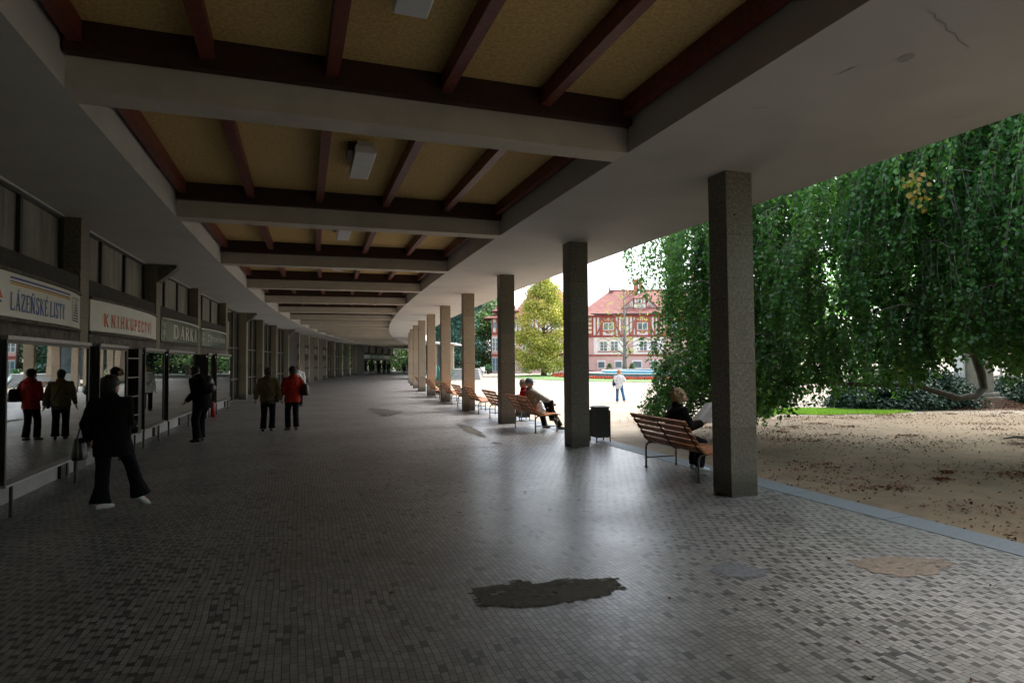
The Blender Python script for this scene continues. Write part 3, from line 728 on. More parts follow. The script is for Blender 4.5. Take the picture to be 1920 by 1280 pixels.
def treb(y, z, s):
    pts = [(0, 0), (.03, .12), (.0, .2), (-.1, .3), (-.12, .45), (0, .55), (.12, .45), (.1, .3), (0, .25), (-.02, .4), (.02, .6), (.1, .75), (.08, .92), (0, .97), (-.06, .85), (0, .7)]
    q = []
    for k in range(len(pts) - 1):
        (x0, y0), (x1, y1) = pts[k], pts[k + 1]; dx, dy = x1 - x0, y1 - y0; l = math.hypot(dx, dy); nx, ny = -dy / l * .028, dx / l * .028
        q.append([(y + (x0 + nx) * s, z + (y0 + ny) * s), (y + (x0 - nx) * s, z + (y0 - ny) * s), (y + (x1 - nx) * s, z + (y1 - ny) * s), (y + (x1 + nx) * s, z + (y1 + ny) * s)])
    return q
def ex_t(e, put, surf, Ln, Z0, Z1): put(treb(.17, 2.33, .40), m_let, 'emblem')
sign(2, m_board_g, 'dark green sign with large cream letters DARKA', [('DARKA', .78, 2.345, .36, 1.62, m_let, .26, False)], ex_t, True)
def ex_t2(e, put, surf, Ln, Z0, Z1):
    put(treb(.17, 2.33, .40), m_let, 'emblem')
    cu = bpy.data.curves.new('gift_text', 'FONT'); cu.body = 'Dárkové předměty'; cu.size = .33; cu.resolution_u = 3
    o = bpy.data.objects.new('gift_text', cu); COL.objects.link(o)
    dg = bpy.context.evaluated_depsgraph_get(); me = bpy.data.meshes.new_from_object(o.evaluated_get(dg)); bpy.data.objects.remove(o)
    xs = [v.co.x for v in me.vertices]; x0, x1 = min(xs), max(xs); sx = 3.1 / (x1 - x0)
    for v in me.vertices: y = .62 + (v.co.x - x0) * sx; v.co = surf(y, 2.44 + v.co.y * 1.0, .005)
    me.materials.clear(); me.materials.append(m_let); t = bpy.data.objects.new('letters', me); COL.objects.link(t); t.parent = e
sign(3, m_board_g, 'smaller lettered dark green gift shop sign beside the glazed hall', [], ex_t2, True)
sign(-1, m_board_w, 'blank cream sign board outside the left edge', [])
for i, (m, l) in zip((17, 18, 19, 20), ((mat('pale screen sign', (.5, .6, .6), .4), 'pale distant shop sign nearest the dark pier'), (mat('teal sign', (.10, .26, .24), .4), 'teal distant shop sign, left of a matching one'), (mat('teal sign', (.10, .26, .24), .4), 'teal distant shop sign beside the grey one'), (mat('grey sign', (.38, .38, .36), .4), 'light grey distant shop sign'))):
    sign(i, m, l, [])

# ================================================================== LIGHTS ON CEILING
def ceiling_light():
    e = empty('ceiling_light')
    MB().box(-.11, .11, -.56, .56, .10, .17).build('housing', M['lamp'], e, bevel=.01)
    MB().box(-.14, .14, -.62, .62, .0, .10).build('diffuser', M['lamp'], e, bevel=.015)
    MB().box(-.22, -.16, -.5, -.05, .05, .17).build('ballast', M['black'], e)
    return e
cl = ceiling_light()
for k, b in enumerate((-1.5, -.5, .5, 1.5, 2.5, 3.5, 4.5)):
    o = cl if k == 0 else copy_tree(cl)
    o.location = P(289.3, b + (.06 if k == 1 else 0), HC + .37); o.rotation_euler = (0, 0, rotz(b))
    names = ['box ceiling lamp behind the camera', 'box ceiling lamp cut by the top edge of the picture', 'white box ceiling lamp in the second coffer', 'white box ceiling lamp in the third coffer', 'small looking box ceiling lamp in the fourth coffer', 'box ceiling lamp in the fifth coffer, half hidden by a beam', 'box ceiling lamp in the sixth coffer, hidden by beams']
    tag(o, names[k], 'ceiling lamp', 'box lamps in the ceiling coffers')
def sconce():
    e = empty('wall_lamp')
    MB().box(-.0, .04, -.05, .05, -.28, .28).build('plate', M['black'], e)
    for z in (-.17, 0, .17): MB().ball((.09, 0, z), .065, 12, 8).build('globe', mat('white lamp globe', (.8, .8, .76), .3), e, smooth=True)
    return e
sc0 = sconce()
for k, (i, l) in enumerate(((10, 'left one of three wall lamps on the marble piers'), (11, 'middle one of three wall lamps on the marble piers'), (12, 'right one of three wall lamps on the marble piers'))):
    o = sc0 if k == 0 else copy_tree(sc0)
    # mounted on the pier side that faces down the arcade
    o.location = P(293.70, i + .068, 2.75); o.rotation_euler = (0, 0, rotz(i) - math.pi / 2); tag(o, l, 'wall lamp', 'wall lamps on marble piers')

# ================================================================== BENCHES
def bench():
    e = empty('park_bench'); W_ = 1.55
    prof = [(-.22, .83), (-.16, .74), (-.10, .65), (-.045, .56), (.01, .475), (.07, .42), (.15, .405), (.24, .41), (.33, .42), (.42, .43), (.51, .435), (.59, .42)]
    for k in range(len(prof)):
        x, z = prof[k]; a = prof[max(0, k - 1)]; c = prof[min(len(prof) - 1, k + 1)]
        ang = math.atan2(c[1] - a[1], c[0] - a[0])
        mb = MB(); h = .036; t = .012; dx, dz = math.cos(ang), math.sin(ang); vs = []
        for y in (-.06, W_ - .06):
            for s, q in ((-h, -t), (h, -t), (h, t), (-h, t)): vs.append((x + dx * s - dz * q, y, z + dz * s + dx * q))
        mb.add(vs, [(0, 1, 2, 3), (7, 6, 5, 4), (0, 4, 5, 1), (1, 5, 6, 2), (2, 6, 7, 3), (3, 7, 4, 0)])
        mb.build('slat', M['bench'], e)
    for y in (0.02, (W_ - .12) / 2, W_ - .14):
        MB().tube([(p[0] - .012 + .01, y, p[1] - .024) for p in prof], .011, 6).build('slat_support', M['black'], e)
    for y in (0.0, W_ - .12):
        MB().tube([(0, y, .01), (0, y, .30), (.012, y, .35), (.05, y, .385), (.10, y, .387)], .016, 8).build('leg', M['steel'], e, smooth=True)
        MB().tube([(.55, y, .01), (.55, y, .39)], .016, 8).build('leg', M['steel'], e, smooth=True)
        MB().tube([(0, y, .15), (.55, y, .15)], .011, 8).build('side_rail', M['steel'], e)
        for x in (0, .55): MB().rings([((x, y, 0.001), .035, .035, 0), ((x, y, .012), .035, .035, 0)], 10).build('foot_plate', M['steel'], e)
    return e
bn = bench(); BEN = {}
specs = [(.19, 'slatted bench with the reading woman, behind the nearest column'), (1.53, 'slatted bench the elderly couple sits on'),
         (2.10, 'empty slatted bench partly hidden behind the third column'), (2.69, 'empty slatted bench left of the third column with its whole back in view'),
         (3.10, 'empty slatted bench seen just right of the fifth column, nearly hidden'), (3.68, 'empty slatted bench standing before the fifth column'),
         (4.10, 'empty slatted bench right of the sixth column, nearer one'), (4.66, 'empty slatted bench right of the sixth column, farther one'),
         (6.15, 'distant slatted bench with the person in black')]
for k, (b, l) in enumerate(specs):
    o = bn if k == 0 else copy_tree(bn)
    o.location = P(284.90, b); o.rotation_euler = (0, 0, rotz(b + .15) + (random.uniform(-.04, .04) if k > 1 else (-.02 if k == 0 else .03))); tag(o, l, 'bench', 'slatted benches between the columns'); BEN[k] = o

# bins
def bin_():
    e = empty('litter_bin')
    MB().box(-.15, .15, -.15, .15, .09, .70).box(-.162, .162, -.162, .162, .701, .735).build('drum', M['black'], e, bevel=.03)
    MB().box(-.12, .12, -.12, .12, .736, .742).build('opening', M['header'], e)
    for a in range(4):
        x, y = (-.155, .155)[a % 2], (-.155, .155)[a // 2]
        MB().tube([(x, y, 0), (x, y, .66)], .014, 8).build('leg', M['dark_metal'], e)
    return e
b0_ = bin_(); b0_.rotation_euler = (0, 0, rotz(1)); b0_.location = P(284.15, 1.13); tag(b0_, 'boxy black litter bin on thin legs beside the second column', 'litter bin', 'black litter bins')
b1_ = copy_tree(b0_); b1_.location = P(284.2, 2.17); tag(b1_, 'boxy black litter bin behind the couple bench by the third column', 'litter bin', 'black litter bins')

# ================================================================== PEOPLE
from mathutils import noise as mn
sc_tmp = bpy.data.scenes.new('tmp')
def union(mb, name, m, parent, voxel=.012, amp=0, fs=12, smooth_it=2):
    me = bpy.data.meshes.new('tmp'); me.from_pydata(mb.v, [], mb.f); me.validate()
    import bmesh
    bm = bmesh.new(); bm.from_mesh(me); bmesh.ops.recalc_face_normals(bm, faces=bm.faces); bm.to_mesh(me); bm.free()
    o = bpy.data.objects.new('tmp', me); sc_tmp.collection.objects.link(o)
    r = o.modifiers.new('r', 'REMESH'); r.mode = 'VOXEL'; r.voxel_size = voxel; r.use_smooth_shade = True
    if smooth_it:
        s = o.modifiers.new('s', 'SMOOTH'); s.factor = .5; s.iterations = smooth_it
    sc_tmp.view_layers[0].update(); dg = sc_tmp.view_layers[0].depsgraph
    me2 = bpy.data.meshes.new_from_object(o.evaluated_get(dg)); bpy.data.objects.remove(o)
    if amp:
        off = Vector((random.random() * 9, random.random() * 9, 0))
        nv = len(me2.vertices); co = np.empty(nv * 3, np.float32); no = np.empty(nv * 3, np.float32)
        me2.vertices.foreach_get('co', co); me2.vertices.foreach_get('normal', no); co = co.reshape(-1, 3); no = no.reshape(-1, 3)
        dd = np.array([mn.noise(q) * amp + mn.noise(q * 2.3) * amp * .4 for q in (Vector(c) * fs + off for c in co)], np.float32)
        me2.vertices.foreach_set('co', (co + no * dd[:, None]).reshape(-1)); me2.update()
    me2.materials.clear(); me2.materials.append(m); me2.name = name
    me2.polygons.foreach_set('use_smooth', [True] * len(me2.polygons))
    ob = bpy.data.objects.new(name, me2); COL.objects.link(ob); ob.parent = parent; return ob
def ik(a, b, l1, l2, pole):
    a, b = Vector(a), Vector(b); d = b - a; L = min(d.length, (l1 + l2) * .999); dn = d.normalized()
    x = (l1 * l1 - l2 * l2 + L * L) / (2 * L); hgt = math.sqrt(max(0, l1 * l1 - x * x))
    p = Vector(pole); p = (p - dn * p.dot(dn)); p = p.normalized() if p.length > 1e-6 else dn.orthogonal().normalized()
    return a + dn * x + p * hgt, a + dn * L
M['skin'] = mat('skin', (.48, .28, .20), .5, 6, .08)
def cloth(name, col, rough=.95): return mat(name, col, rough, 14, .3, 11, .6, spec=.2)
def person(label, loc, heading, h=1.68, hip=None, lean=(0, .0), foot=None, hand=None, toe=None, head=(0, 0), head_off=(0, 0, 0),
           top=None, top_len=.42, top_w=1.0, flare=1.0, leg=None, leg_w=1.0, shoe=None, hair=None, hairstyle='short', hair_m=None, voxel=.010, group=None, extra=None, elbow=None, knee=None):
    e = tag(empty('person', loc, heading), label, 'person', group)
    hip = Vector(hip or (0, 0, .52 * h)); sp = .30 * h
    up = Vector((math.sin(lean[1]), math.sin(lean[0]), math.cos(lean[0]) * math.cos(lean[1]))).normalized()
    neck = hip + up * sp; chest = hip + up * sp * .68; waist = hip + up * sp * .3
    side = Vector((1, 0, -math.sin(lean[1]))).normalized(); fw = side.cross(up) * -1
    fw = up.cross(side)
    sh = {s: neck - up * .034 * h + side * s * .105 * h for s in (-1, 1)}
    hj = {s: hip + side * s * .052 * h for s in (-1, 1)}
    foot = foot or {-1: (-.09, 0, 0), 1: (.09, 0, 0)}
    hand = hand or {-1: (-.24, .04, .46 * h), 1: (.24, .04, .46 * h)}
    toe = toe or {-1: (-.15, 1, 0), 1: (.15, 1, 0)}
    body = MB(); J = {}
    for s in (-1, 1):
        f = Vector(foot[s]) + Vector((0, 0, .045 * h))
        kn, an = ik(hj[s], f, .245 * h, .235 * h, (knee or {-1: (-.1, 1, 0), 1: (.1, 1, 0)})[s]); J['k', s] = kn; J['a', s] = an
        body.tube([hj[s] + up * .03, hj[s] * .6 + kn * .4, kn, kn * .6 + an * .4, an], [.048 * h, .044 * h, .030 * h, .029 * h, .02 * h], 10)
        td = Vector(toe[s]).normalized(); body.tube([an - td * .03 * h + Vector((0, 0, -.01 * h)), an + td * .03 * h + Vector((0, 0, -.022 * h)), an + td * .07 * h + Vector((0, 0, -.034 * h))], [.02 * h, .02 * h, .012 * h], 8)
        el, wr = ik(sh[s], hand[s], .172 * h, .15 * h, (elbow or {-1: (-.2, -1, -.2), 1: (.2, -1, -.2)})[s]); J['e', s] = el; J['w', s] = wr
        body.tube([sh[s], el, wr], [.028 * h, .022 * h, .014 * h], 10)
        hd = (wr - el).normalized(); hu = hd.cross(Vector((0, 0, 1))); hu = hu.normalized() if hu.length > .1 else Vector((0, 1, 0))
        cr = side * s * -.3 + fw * .9; cr = (cr - hd * cr.dot(hd)).normalized(); nn = hd.cross(cr)
        pc = wr + hd * .030 * h
        body.tube([wr, wr + hd * .02 * h, wr + hd * .052 * h], [.013 * h, .0195 * h, .020 * h], 8, flat=.75)
        for k, ll in enumerate((.040, .047, .044, .034)):
            bpt = wr + hd * .050 * h + cr * (.014 - .0095 * k) * h
            c1 = bpt + hd * ll * .5 * h + nn * .004 * h * s; c2 = c1 + hd * ll * .38 * h + nn * .013 * h * s
            body.tube([bpt - hd * .01 * h, bpt, c1, c2], [.0052 * h, .0052 * h, .0048 * h, .0038 * h], 6)
        tb = wr + hd * .016 * h + cr * .014 * h
        body.tube([tb, tb + hd * .016 * h + cr * .016 * h, tb + hd * .036 * h + cr * .020 * h], [.0065 * h, .006 * h, .0045 * h], 6)
    body.rings([(hip - up * .03 * h, .085 * h, .06 * h, 0), (waist, .075 * h, .055 * h, 0), (chest, .095 * h, .062 * h, 0), (neck - up * .01 * h, .07 * h, .045 * h, 0)], 14)
    # head
    Hm = Matrix.Rotation(head[0], 3, 'Z') @ Matrix.Rotation(-head[1], 3, 'X'); hc = neck + up * .085 * h + Vector(head_off) + Hm @ Vector((0, .012 * h, 0))
    r = .062 * h; H_ = lambda x, y, z: hc + Hm @ Vector((x * r, y * r, z * r))
    body.tube([neck - up * .02 * h, neck + up * .03 * h, hc - Hm @ Vector((0, .1 * r, .4 * r))], [.036 * h, .030 * h, .031 * h], 10)
    body.ball(hc + Hm @ Vector((0, -.12 * r, .25 * r)), r, 14, 10, (.76, .92, .86), Hm)
    body.ball(H_(0, .18, -.35), r, 12, 8, (.62, .66, .72), Hm)
    body.tube([H_(0, .80, .20), H_(0, .98, -.12), H_(0, .86, -.25)], [.06 * r, .13 * r, .10 * r], 6)
    body.tube([H_(-.2, .78, -.52), H_(0, .86, -.52), H_(.2, .78, -.52)], [.05 * r, .09 * r, .05 * r], 6)
    body.tube([H_(-.4, .70, .28), H_(0, .80, .26), H_(.4, .70, .28)], .10 * r, 6)
    body.ball(H_(0, .62, -.92), .22 * r, 8, 6)
    for s in (-1, 1): body.ball(H_(.74 * s, -.05, -.05), .2 * r, 8, 6, (.4, .8, 1.2), Hm)
    union(body, 'body', M['skin'], e, voxel * .8, 0, 1, 1)
    for s in (-1, 1): MB().ball(H_(.30 * s, .755, .10), .085 * r, 8, 6).build('eye', M['black'], e, smooth=True)
    # trousers
    if leg:
        mb = MB(); kw = leg_w
        for s in (-1, 1):
            kn, an = J['k', s], J['a', s]
            mb.tube([hj[s] + up * .045 * h, hj[s] * .75 + kn * .25, hj[s] * .3 + kn * .7, kn, kn * .5 + an * .5, an * 1.0 - (an - kn).normalized() * .0],
                    [.060 * h, .058 * h * kw, .046 * h * kw, .042 * h * kw, .042 * h * kw, .042 * h * kw * flare], 12)
        mb.rings([(hip - up * .035 * h, .098 * h, .072 * h, 0), (hip + up * .05 * h, .09 * h, .068 * h, 0), (waist + up * .02 * h, .082 * h, .06 * h, 0)], 14)
        union(mb, 'trousers', leg, e, voxel * 1.15, .006, 9)
    if top:
        mb = MB(); W_ = top_w
        bot = hip - up * (top_len - .30) * h if hip.z > .4 * h else hip - up * .03 * h
        rs = [(bot, .108 * h * W_, .082 * h * W_, 0), (hip + up * .02 * h, .106 * h * W_, .082 * h * W_, 0), (waist + up * .03 * h, .100 * h * W_, .078 * h * W_, 0),
              (chest, .114 * h * W_, .080 * h * W_, 0), (neck - up * .045 * h, .105 * h * W_, .068 * h * W_, 0), (neck - up * .005 * h, .062 * h, .052 * h, 0), (neck + up * .022 * h, .042 * h, .042 * h, 0)]
        mb.rings(rs, 18)
        for s in (-1, 1):
            el, wr = J['e', s], J['w', s]
            mb.tube([neck - up * .04 * h + side * s * .05 * h, sh[s] - up * .005 * h, sh[s] * .5 + el * .5, el, el * .45 + wr * .55, wr - (wr - el).normalized() * .005],
                    [.034 * h, .042 * h * W_, .039 * h * W_, .036 * h * W_, .032 * h * W_, .027 * h * W_], 12)
        mb.tube([neck - up * .01 * h - fw * .02, neck + up * .03 * h - fw * .006], [.050 * h, .044 * h], 12)
        union(mb, 'jacket', top, e, voxel * 1.2, .009, 7)
    for s in (-1, 1):
        an = J['a', s]; td = Vector(toe[s]).normalized(); dn = Vector((0, 0, -1)); dn = (dn - td * dn.dot(td)).normalized()
        mb = MB(); mb.tube([an - td * .036 * h + dn * .022 * h, an + td * .0 * h + dn * .016 * h, an + td * .06 * h + dn * .026 * h, an + td * .098 * h + dn * .031 * h], [.021 * h, .025 * h, .022 * h, .013 * h], 10)
        union(mb, 'shoe', shoe or M['black'], e, voxel * .9, 0, 1, 1)
    hm = hair_m or M['black']
    mb = MB()
    if hairstyle == 'curly':
        mb.ball(H_(0, -.25, .38), r * 1.15, 14, 10, (.92, 1.0, .92), Hm); mb.ball(H_(0, -.45, -.1), r * .95, 12, 8, (.95, .75, .9), Hm)
        mb.ball(H_(-.45, .1, .3), r * .62, 10, 8); mb.ball(H_(.45, .1, .3), r * .62, 10, 8); mb.ball(H_(0, .35, .82), r * .48, 10, 8)
        union(mb, 'hair', hm, e, .011, .022, 26, 0)
    elif hairstyle == 'bob':
        mb.ball(H_(0, -.22, .36), r * 1.07, 14, 10, (.86, 1.0, .9), Hm); mb.ball(H_(0, -.42, -.25), r * .95, 12, 8, (.88, .7, .95), Hm)
        mb.ball(H_(0, .28, .80), r * .45, 10, 8)
        union(mb, 'hair', hm, e, .011, .008, 22, 1)
    elif hairstyle == 'short':
        mb.ball(H_(0, -.20, .36), r * 1.03, 14, 10, (.82, .96, .88), Hm); mb.ball(H_(0, -.45, -.15), r * .7, 12, 8, (.95, .7, .8), Hm)
        union(mb, 'hair', hm, e, .011, .008, 30, 1)
    elif hairstyle == 'cap':
        mb.ball(H_(0, -.45, -.05), r * .72, 12, 8, (.95, .7, .7), Hm); union(mb, 'hair', hm, e, .011, .008, 30, 1)
        mb = MB(); mb.ball(H_(0, -.12, .42), r * 1.04, 16, 10, (.84, .98, .80), Hm); union(mb, 'cap', cap_m, e, .010, .003, 20, 1)
        mb = MB(); mb.tube([H_(0, .70, .55), H_(0, 1.05, .50), H_(0, 1.42, .42)], [.58 * r, .56 * r, .38 * r], 12, flat=.13); mb.build('cap_peak', cap_m, e, smooth=True)
    if extra: extra(e, dict(neck=neck, chest=chest, hip=hip, waist=waist, up=up, side=side, fw=fw, J=J, h=h, hc=hc, H=H_, sh=sh))
    return e
cap_m = cloth('grey blue cap cloth', (.16, .19, .23))
c_black = cloth('black coat cloth', (.005, .005, .0055)); c_navy = cloth('dark navy trousers', (.006, .007, .011)); c_khaki = cloth('khaki jacket cloth', (.135, .105, .05))
c_red = cloth('red jacket cloth', (.34, .022, .015)); c_white = cloth('off white jacket cloth', (.66, .65, .67)); c_jean = cloth('blue denim', (.035, .11, .22))
c_grey = cloth('grey anorak cloth', (.20, .185, .16)); c_dred = cloth('dark red knit', (.28, .012, .025))
h_dark = mat('dark hair', (.010, .008, .006), .7, 60, .4); h_grey = mat('curly grey hair', (.36, .32, .26), .7, 60, .3); h_blond = mat('greying blond hair', (.30, .22, .13), .7, 60, .35); h_gin = mat('ginger hair', (.45, .20, .08), .7, 60, .3)
s_white = mat('pale trainers', (.55, .58, .60), .5, 10, .1)
def shoulder_bag(m, s=1, z=.52, y=-.02, sz=(.07, .15, .13), x=.22, nm='handbag'):
    def f(e, g):
        h = g['h']; b = MB(); c = Vector((x * s, y, z * h))
        b.rings([(c - Vector((0, 0, sz[2])), sz[0] * .9, sz[1] * .9, 0), (c - Vector((0, 0, sz[2] * .6)), sz[0], sz[1], 0), (c + Vector((0, 0, sz[2] * .5)), sz[0] * .8, sz[1] * .9, 0), (c + Vector((0, 0, sz[2])), sz[0] * .4, sz[1] * .75, 0)], 12)
        union(b, nm, m, e, .012, .006, 9)
        shp = g['sh'][s] + Vector((0, 0, .05 * h))
        MB().tube([c + Vector((0, sz[1] * .6, sz[2] * .8)), (c + shp) / 2 + Vector((s * .04, .05, 0)), shp, (c + shp) / 2 + Vector((s * .04, -.05, 0)), c + Vector((0, -sz[1] * .6, sz[2] * .8))], .009, 6).build('strap', m, e)
    return f
def wpos(u): return u
# 1 woman in black close to the case
def ex_w1(e, g):
    shoulder_bag(M['black'], -1, .44, .0, (.075, .13, .13), .33)(e, g)
person('woman in a black coat with handbag and white shoes walking before the wide display case', (-4.80, 7.42, 0), R_(10), 1.60, hip=(.02, .0, .838), lean=(.05, -.06),
       foot={-1: (-.05, -.12, 0), 1: (.30, .12, .03)}, toe={-1: (.55, .7, 0), 1: (.55, .35, -.45)}, hand={-1: (-.26, .06, .80), 1: (.14, .27, .95)}, head=(R_(-22), -.12),
       top=c_black, top_len=.44, top_w=1.18, leg=c_navy, leg_w=1.12, flare=1.55, shoe=s_white, hairstyle='bob', hair_m=h_dark, extra=ex_w1, voxel=.009,
       knee={-1: (-.1, 1, 0), 1: (.3, .8, 0)})
# 2 man bending to the glass
def backpack(m):
    def f(e, g):
        h = g['h']; c = g['chest'] - g['fw'] * .21 - g['up'] * .06; b = MB()
        b.ball(c, .17, 14, 10, (.85, .62, 1.25)); b.ball(c - g['fw'] * .08 - g['up'] * .08, .11, 12, 8, (.95, .6, .9)); union(b, 'backpack', m, e, .014, .008, 9)
        for s in (-1, 1): MB().tube([c + Vector((s * .09, .06, .17)), g['sh'][s] * .8 + g['neck'] * .2 + Vector((0, .03, .06)), g['chest'] + g['fw'] * .12 + Vector((s * .10, 0, .02)), c + Vector((s * .11, .08, -.12))], .016, 6).build('strap', m, e)
    return f
person('man in black bending his head to a display case, backpack on', (-6.82, 13.55, 0), R_(78), 1.74, hip=(0, -.06, .90), lean=(.20, 0),
       foot={-1: (-.09, -.02, 0), 1: (.10, .05, 0)}, hand={-1: (-.20, .16, .90), 1: (.20, .14, .90)}, head=(0, -.75), head_off=(0, .08, -.03), top=c_black, top_len=.40, top_w=1.18, leg=c_navy, leg_w=1.15, flare=1.15,
       hairstyle='short', hair_m=h_dark, extra=backpack(M['black']), voxel=.010)
# 3, 4 couple seen from behind
def sling(e, g):
    h = g['h']; MB().tube([g['sh'][-1] + Vector((.05, -.05, .06)), g['chest'] + Vector((-.03, -.145, .06)), g['waist'] + Vector((.10, -.14, 0)), g['hip'] + Vector((.19, -.06, .0))], .014, 6).build('strap', M['black'], e)
    b = MB(); b.ball(g['neck'] + Vector((0, -.09, -.03)), .10, 12, 8, (1.1, .55, 1.1)); union(b, 'hood', c_khaki, e, .012, .01, 14)
    b = MB(); b.ball(g['hip'] + Vector((.23, -.02, -.04)), .09, 10, 8, (.6, 1, 1.1)); union(b, 'handbag', M['black'], e, .012)
    MB().rings([(g['hip'] - Vector((0, 0, .16)), .175, .14, 0), (g['hip'] + Vector((0, 0, .04)), .17, .135, 0)], 16).build('coat_hem', M['black'], e)
person('person in a khaki hooded jacket seen from behind, walking beside a red jacket', (-6.12, 15.55, 0), R_(8), 1.63, foot={-1: (-.10, -.06, 0), 1: (.09, .02, 0)}, hand={-1: (-.29, -.02, .80), 1: (.30, .04, .78)},
       top=c_khaki, top_len=.355, top_w=1.15, leg=c_navy, leg_w=1.08, flare=1.1, hairstyle='bob', hair_m=h_dark, extra=sling)
def ex_r(e, g):
    b = MB(); b.ball(g['neck'] + Vector((0, -.07, -.01)), .10, 12, 8, (1.15, .7, .9)); union(b, 'hood', c_red, e, .012, .01, 14)
    shoulder_bag(M['black'], 1, .62, -.10, (.10, .20, .15), .27)(e, g)
person('woman in a red jacket with black shoulder bag standing beside the khaki jacket', (-5.58, 15.75, 0), R_(38), 1.65, foot={-1: (-.09, .06, 0), 1: (.09, -.03, 0)}, hand={-1: (-.24, .18, .84), 1: (.24, .14, .90)},
       toe={-1: (-.2, 1, 0), 1: (.2, 1, 0)}, head=(R_(10), -.1), top=c_red, top_len=.39, top_w=1.10, leg=c_navy, leg_w=1.05, shoe=mat('dull shoe', (.12, .11, .10), .6), hairstyle='bob', hair_m=h_dark, extra=ex_r)
# 5 person with white backpack behind the red jacket
person('person with a white backpack mostly hidden behind the red jacket', (-8.28, 24.0, 0), R_(10), 1.66, top=c_white, top_w=1.1, leg=c_navy, hairstyle='short', hair_m=mat('light brown hair', (.25, .15, .08), .6), extra=backpack(c_white), voxel=.014)
# 6 reading woman on the bench
def seated(label, bench_o, y, h, top, leg, shoe, hairstyle, hair_m, hands, head, lean=(-.22, 0), feet=None, extra=None, top_w=1.15, rz=0, xoff=.20, knee=None):
    M_ = Matrix.Translation(bench_o.location) @ Matrix.Rotation(bench_o.rotation_euler.z, 4, 'Z')
    loc = M_ @ Vector((xoff, y, 0))
    # bench +X is the direction people face
    return person(label, loc, bench_o.rotation_euler.z - math.pi / 2 + rz, h, hip=(0, 0, .515), lean=lean, foot=feet or {-1: (-.10, .47, 0), 1: (.12, .44, 0)}, hand=hands, head=head,
                  top=top, top_w=top_w, top_len=.35, leg=leg, leg_w=1.1, shoe=shoe, hairstyle=hairstyle, hair_m=hair_m, extra=extra, knee=knee or {-1: (-.12, .3, 1), 1: (.12, .3, 1)}, voxel=.010)
def newspaper(e, g):
    c = (g['J']['w', -1] + g['J']['w', 1]) / 2 + Vector((0, .06, .10))
    mb = MB(); K = 6
    vs = []
    for i in range(K + 1):
        x = -.24 + .48 * i / K; bend = .05 * abs(x) / .24
        for z, y in ((-.14, -.10), (.17, .10)): vs.append((c.x + x, c.y + y + bend, c.z + z))
    fs = [(2 * i, 2 * i + 2, 2 * i + 3, 2 * i + 1) for i in range(K)]; mb.add(vs, fs)
    return mb
def ex_read(e, g): pass
rd = seated('elderly woman in black reading a newspaper on the nearest bench', BEN[0], .92, 1.62, c_black, c_navy, s_white, 'curly', h_blond,
       {-1: (-.16, .36, .74), 1: (.16, .36, .74)}, (R_(-12), -.45), lean=(.10, 0), xoff=.22, rz=R_(-8), feet={-1: (-.14, .36, 0), 1: (.08, .34, 0)}, top_w=1.3)
# folded newspaper she holds
mw = rd.matrix_basis
npz = tag(empty('newspaper', rd.location, rd.rotation_euler.z), 'open grey newspaper held by the reading woman', 'newspaper')
mb = MB(); K = 8
for sgn, off in ((-1, 0), (1, .0)):
    vs = []
    for i in range(K + 1):
        t = i / K; x = sgn * .29 * t + .08; y = .40 + .04 * math.sin(t * 3) ; dz = .012 * math.sin(t * 5)
        vs += [(x, y - .03, .76 + dz), (x, y + .20, 1.03 + dz), (x, y + .201, 1.029 + dz), (x, y - .029, .759 + dz)]
    fs = []
    for i in range(K):
        for j in range(4): fs.append((4 * i + j, 4 * i + 4 + j, 4 * i + 4 + (j + 1) % 4, 4 * i + (j + 1) % 4))
    mb.add(vs, fs)
mb.build('page', M['paper'], npz)
# 7, 8 elderly couple
def scarf(e, g):
    b = MB(); b.tube([g['neck'] + Vector((.06 * math.cos(a), .055 * math.sin(a), .015)) for a in [k * math.pi / 5 for k in range(11)]], .035, 8); union(b, 'scarf', c_dred, e, .012, .01, 14)
seated('elderly woman with curly grey hair and dark red top on the couple bench', BEN[1], 1.12, 1.56, c_dred, c_navy, M['black'], 'curly', h_grey, {-1: (-.12, .28, .62), 1: (.12, .28, .62)}, (R_(-30), .32), lean=(-.14, 0), extra=scarf, rz=R_(-15))
seated('elderly man in grey anorak and baseball cap on the couple bench', BEN[1], .60, 1.72, c_grey, c_black, mat('brown shoe', (.10, .07, .05), .6), 'cap', h_grey, {-1: (-.10, .48, .60), 1: (.14, .50, .60)}, (R_(-20), .10), lean=(-.25, 0), rz=R_(-22), xoff=.24,
       feet={-1: (-.05, .60, 0), 1: (.10, .40, .22)}, top_w=1.25)
# plastic bag on bench
pb = MB(); 
pb.rings([((0, 0, 0), .10, .11, 0), ((0, 0, .08), .12, .13, 0), ((0, 0, .2), .08, .09, 0), ((.0, .01, .30), .02, .05, 0)], 12)
bag = empty('plastic_bag', BEN[1].location, BEN[1].rotation_euler.z); tag(bag, 'white plastic carrier bag on the couple bench beside the man', 'bag')
o = union(pb, 'sack', cloth('white plastic film', (.60, .63, .66), .35), bag, .010, .018, 14); o.location = (.20, .16, .44)
o = MB().box(-.005, .004, -.05, .03, .10, .16).build('printed_spot', mat('red print', (.6, .06, .03), .4), o, bevel=.003); o.location = (-.118, 0, 0)
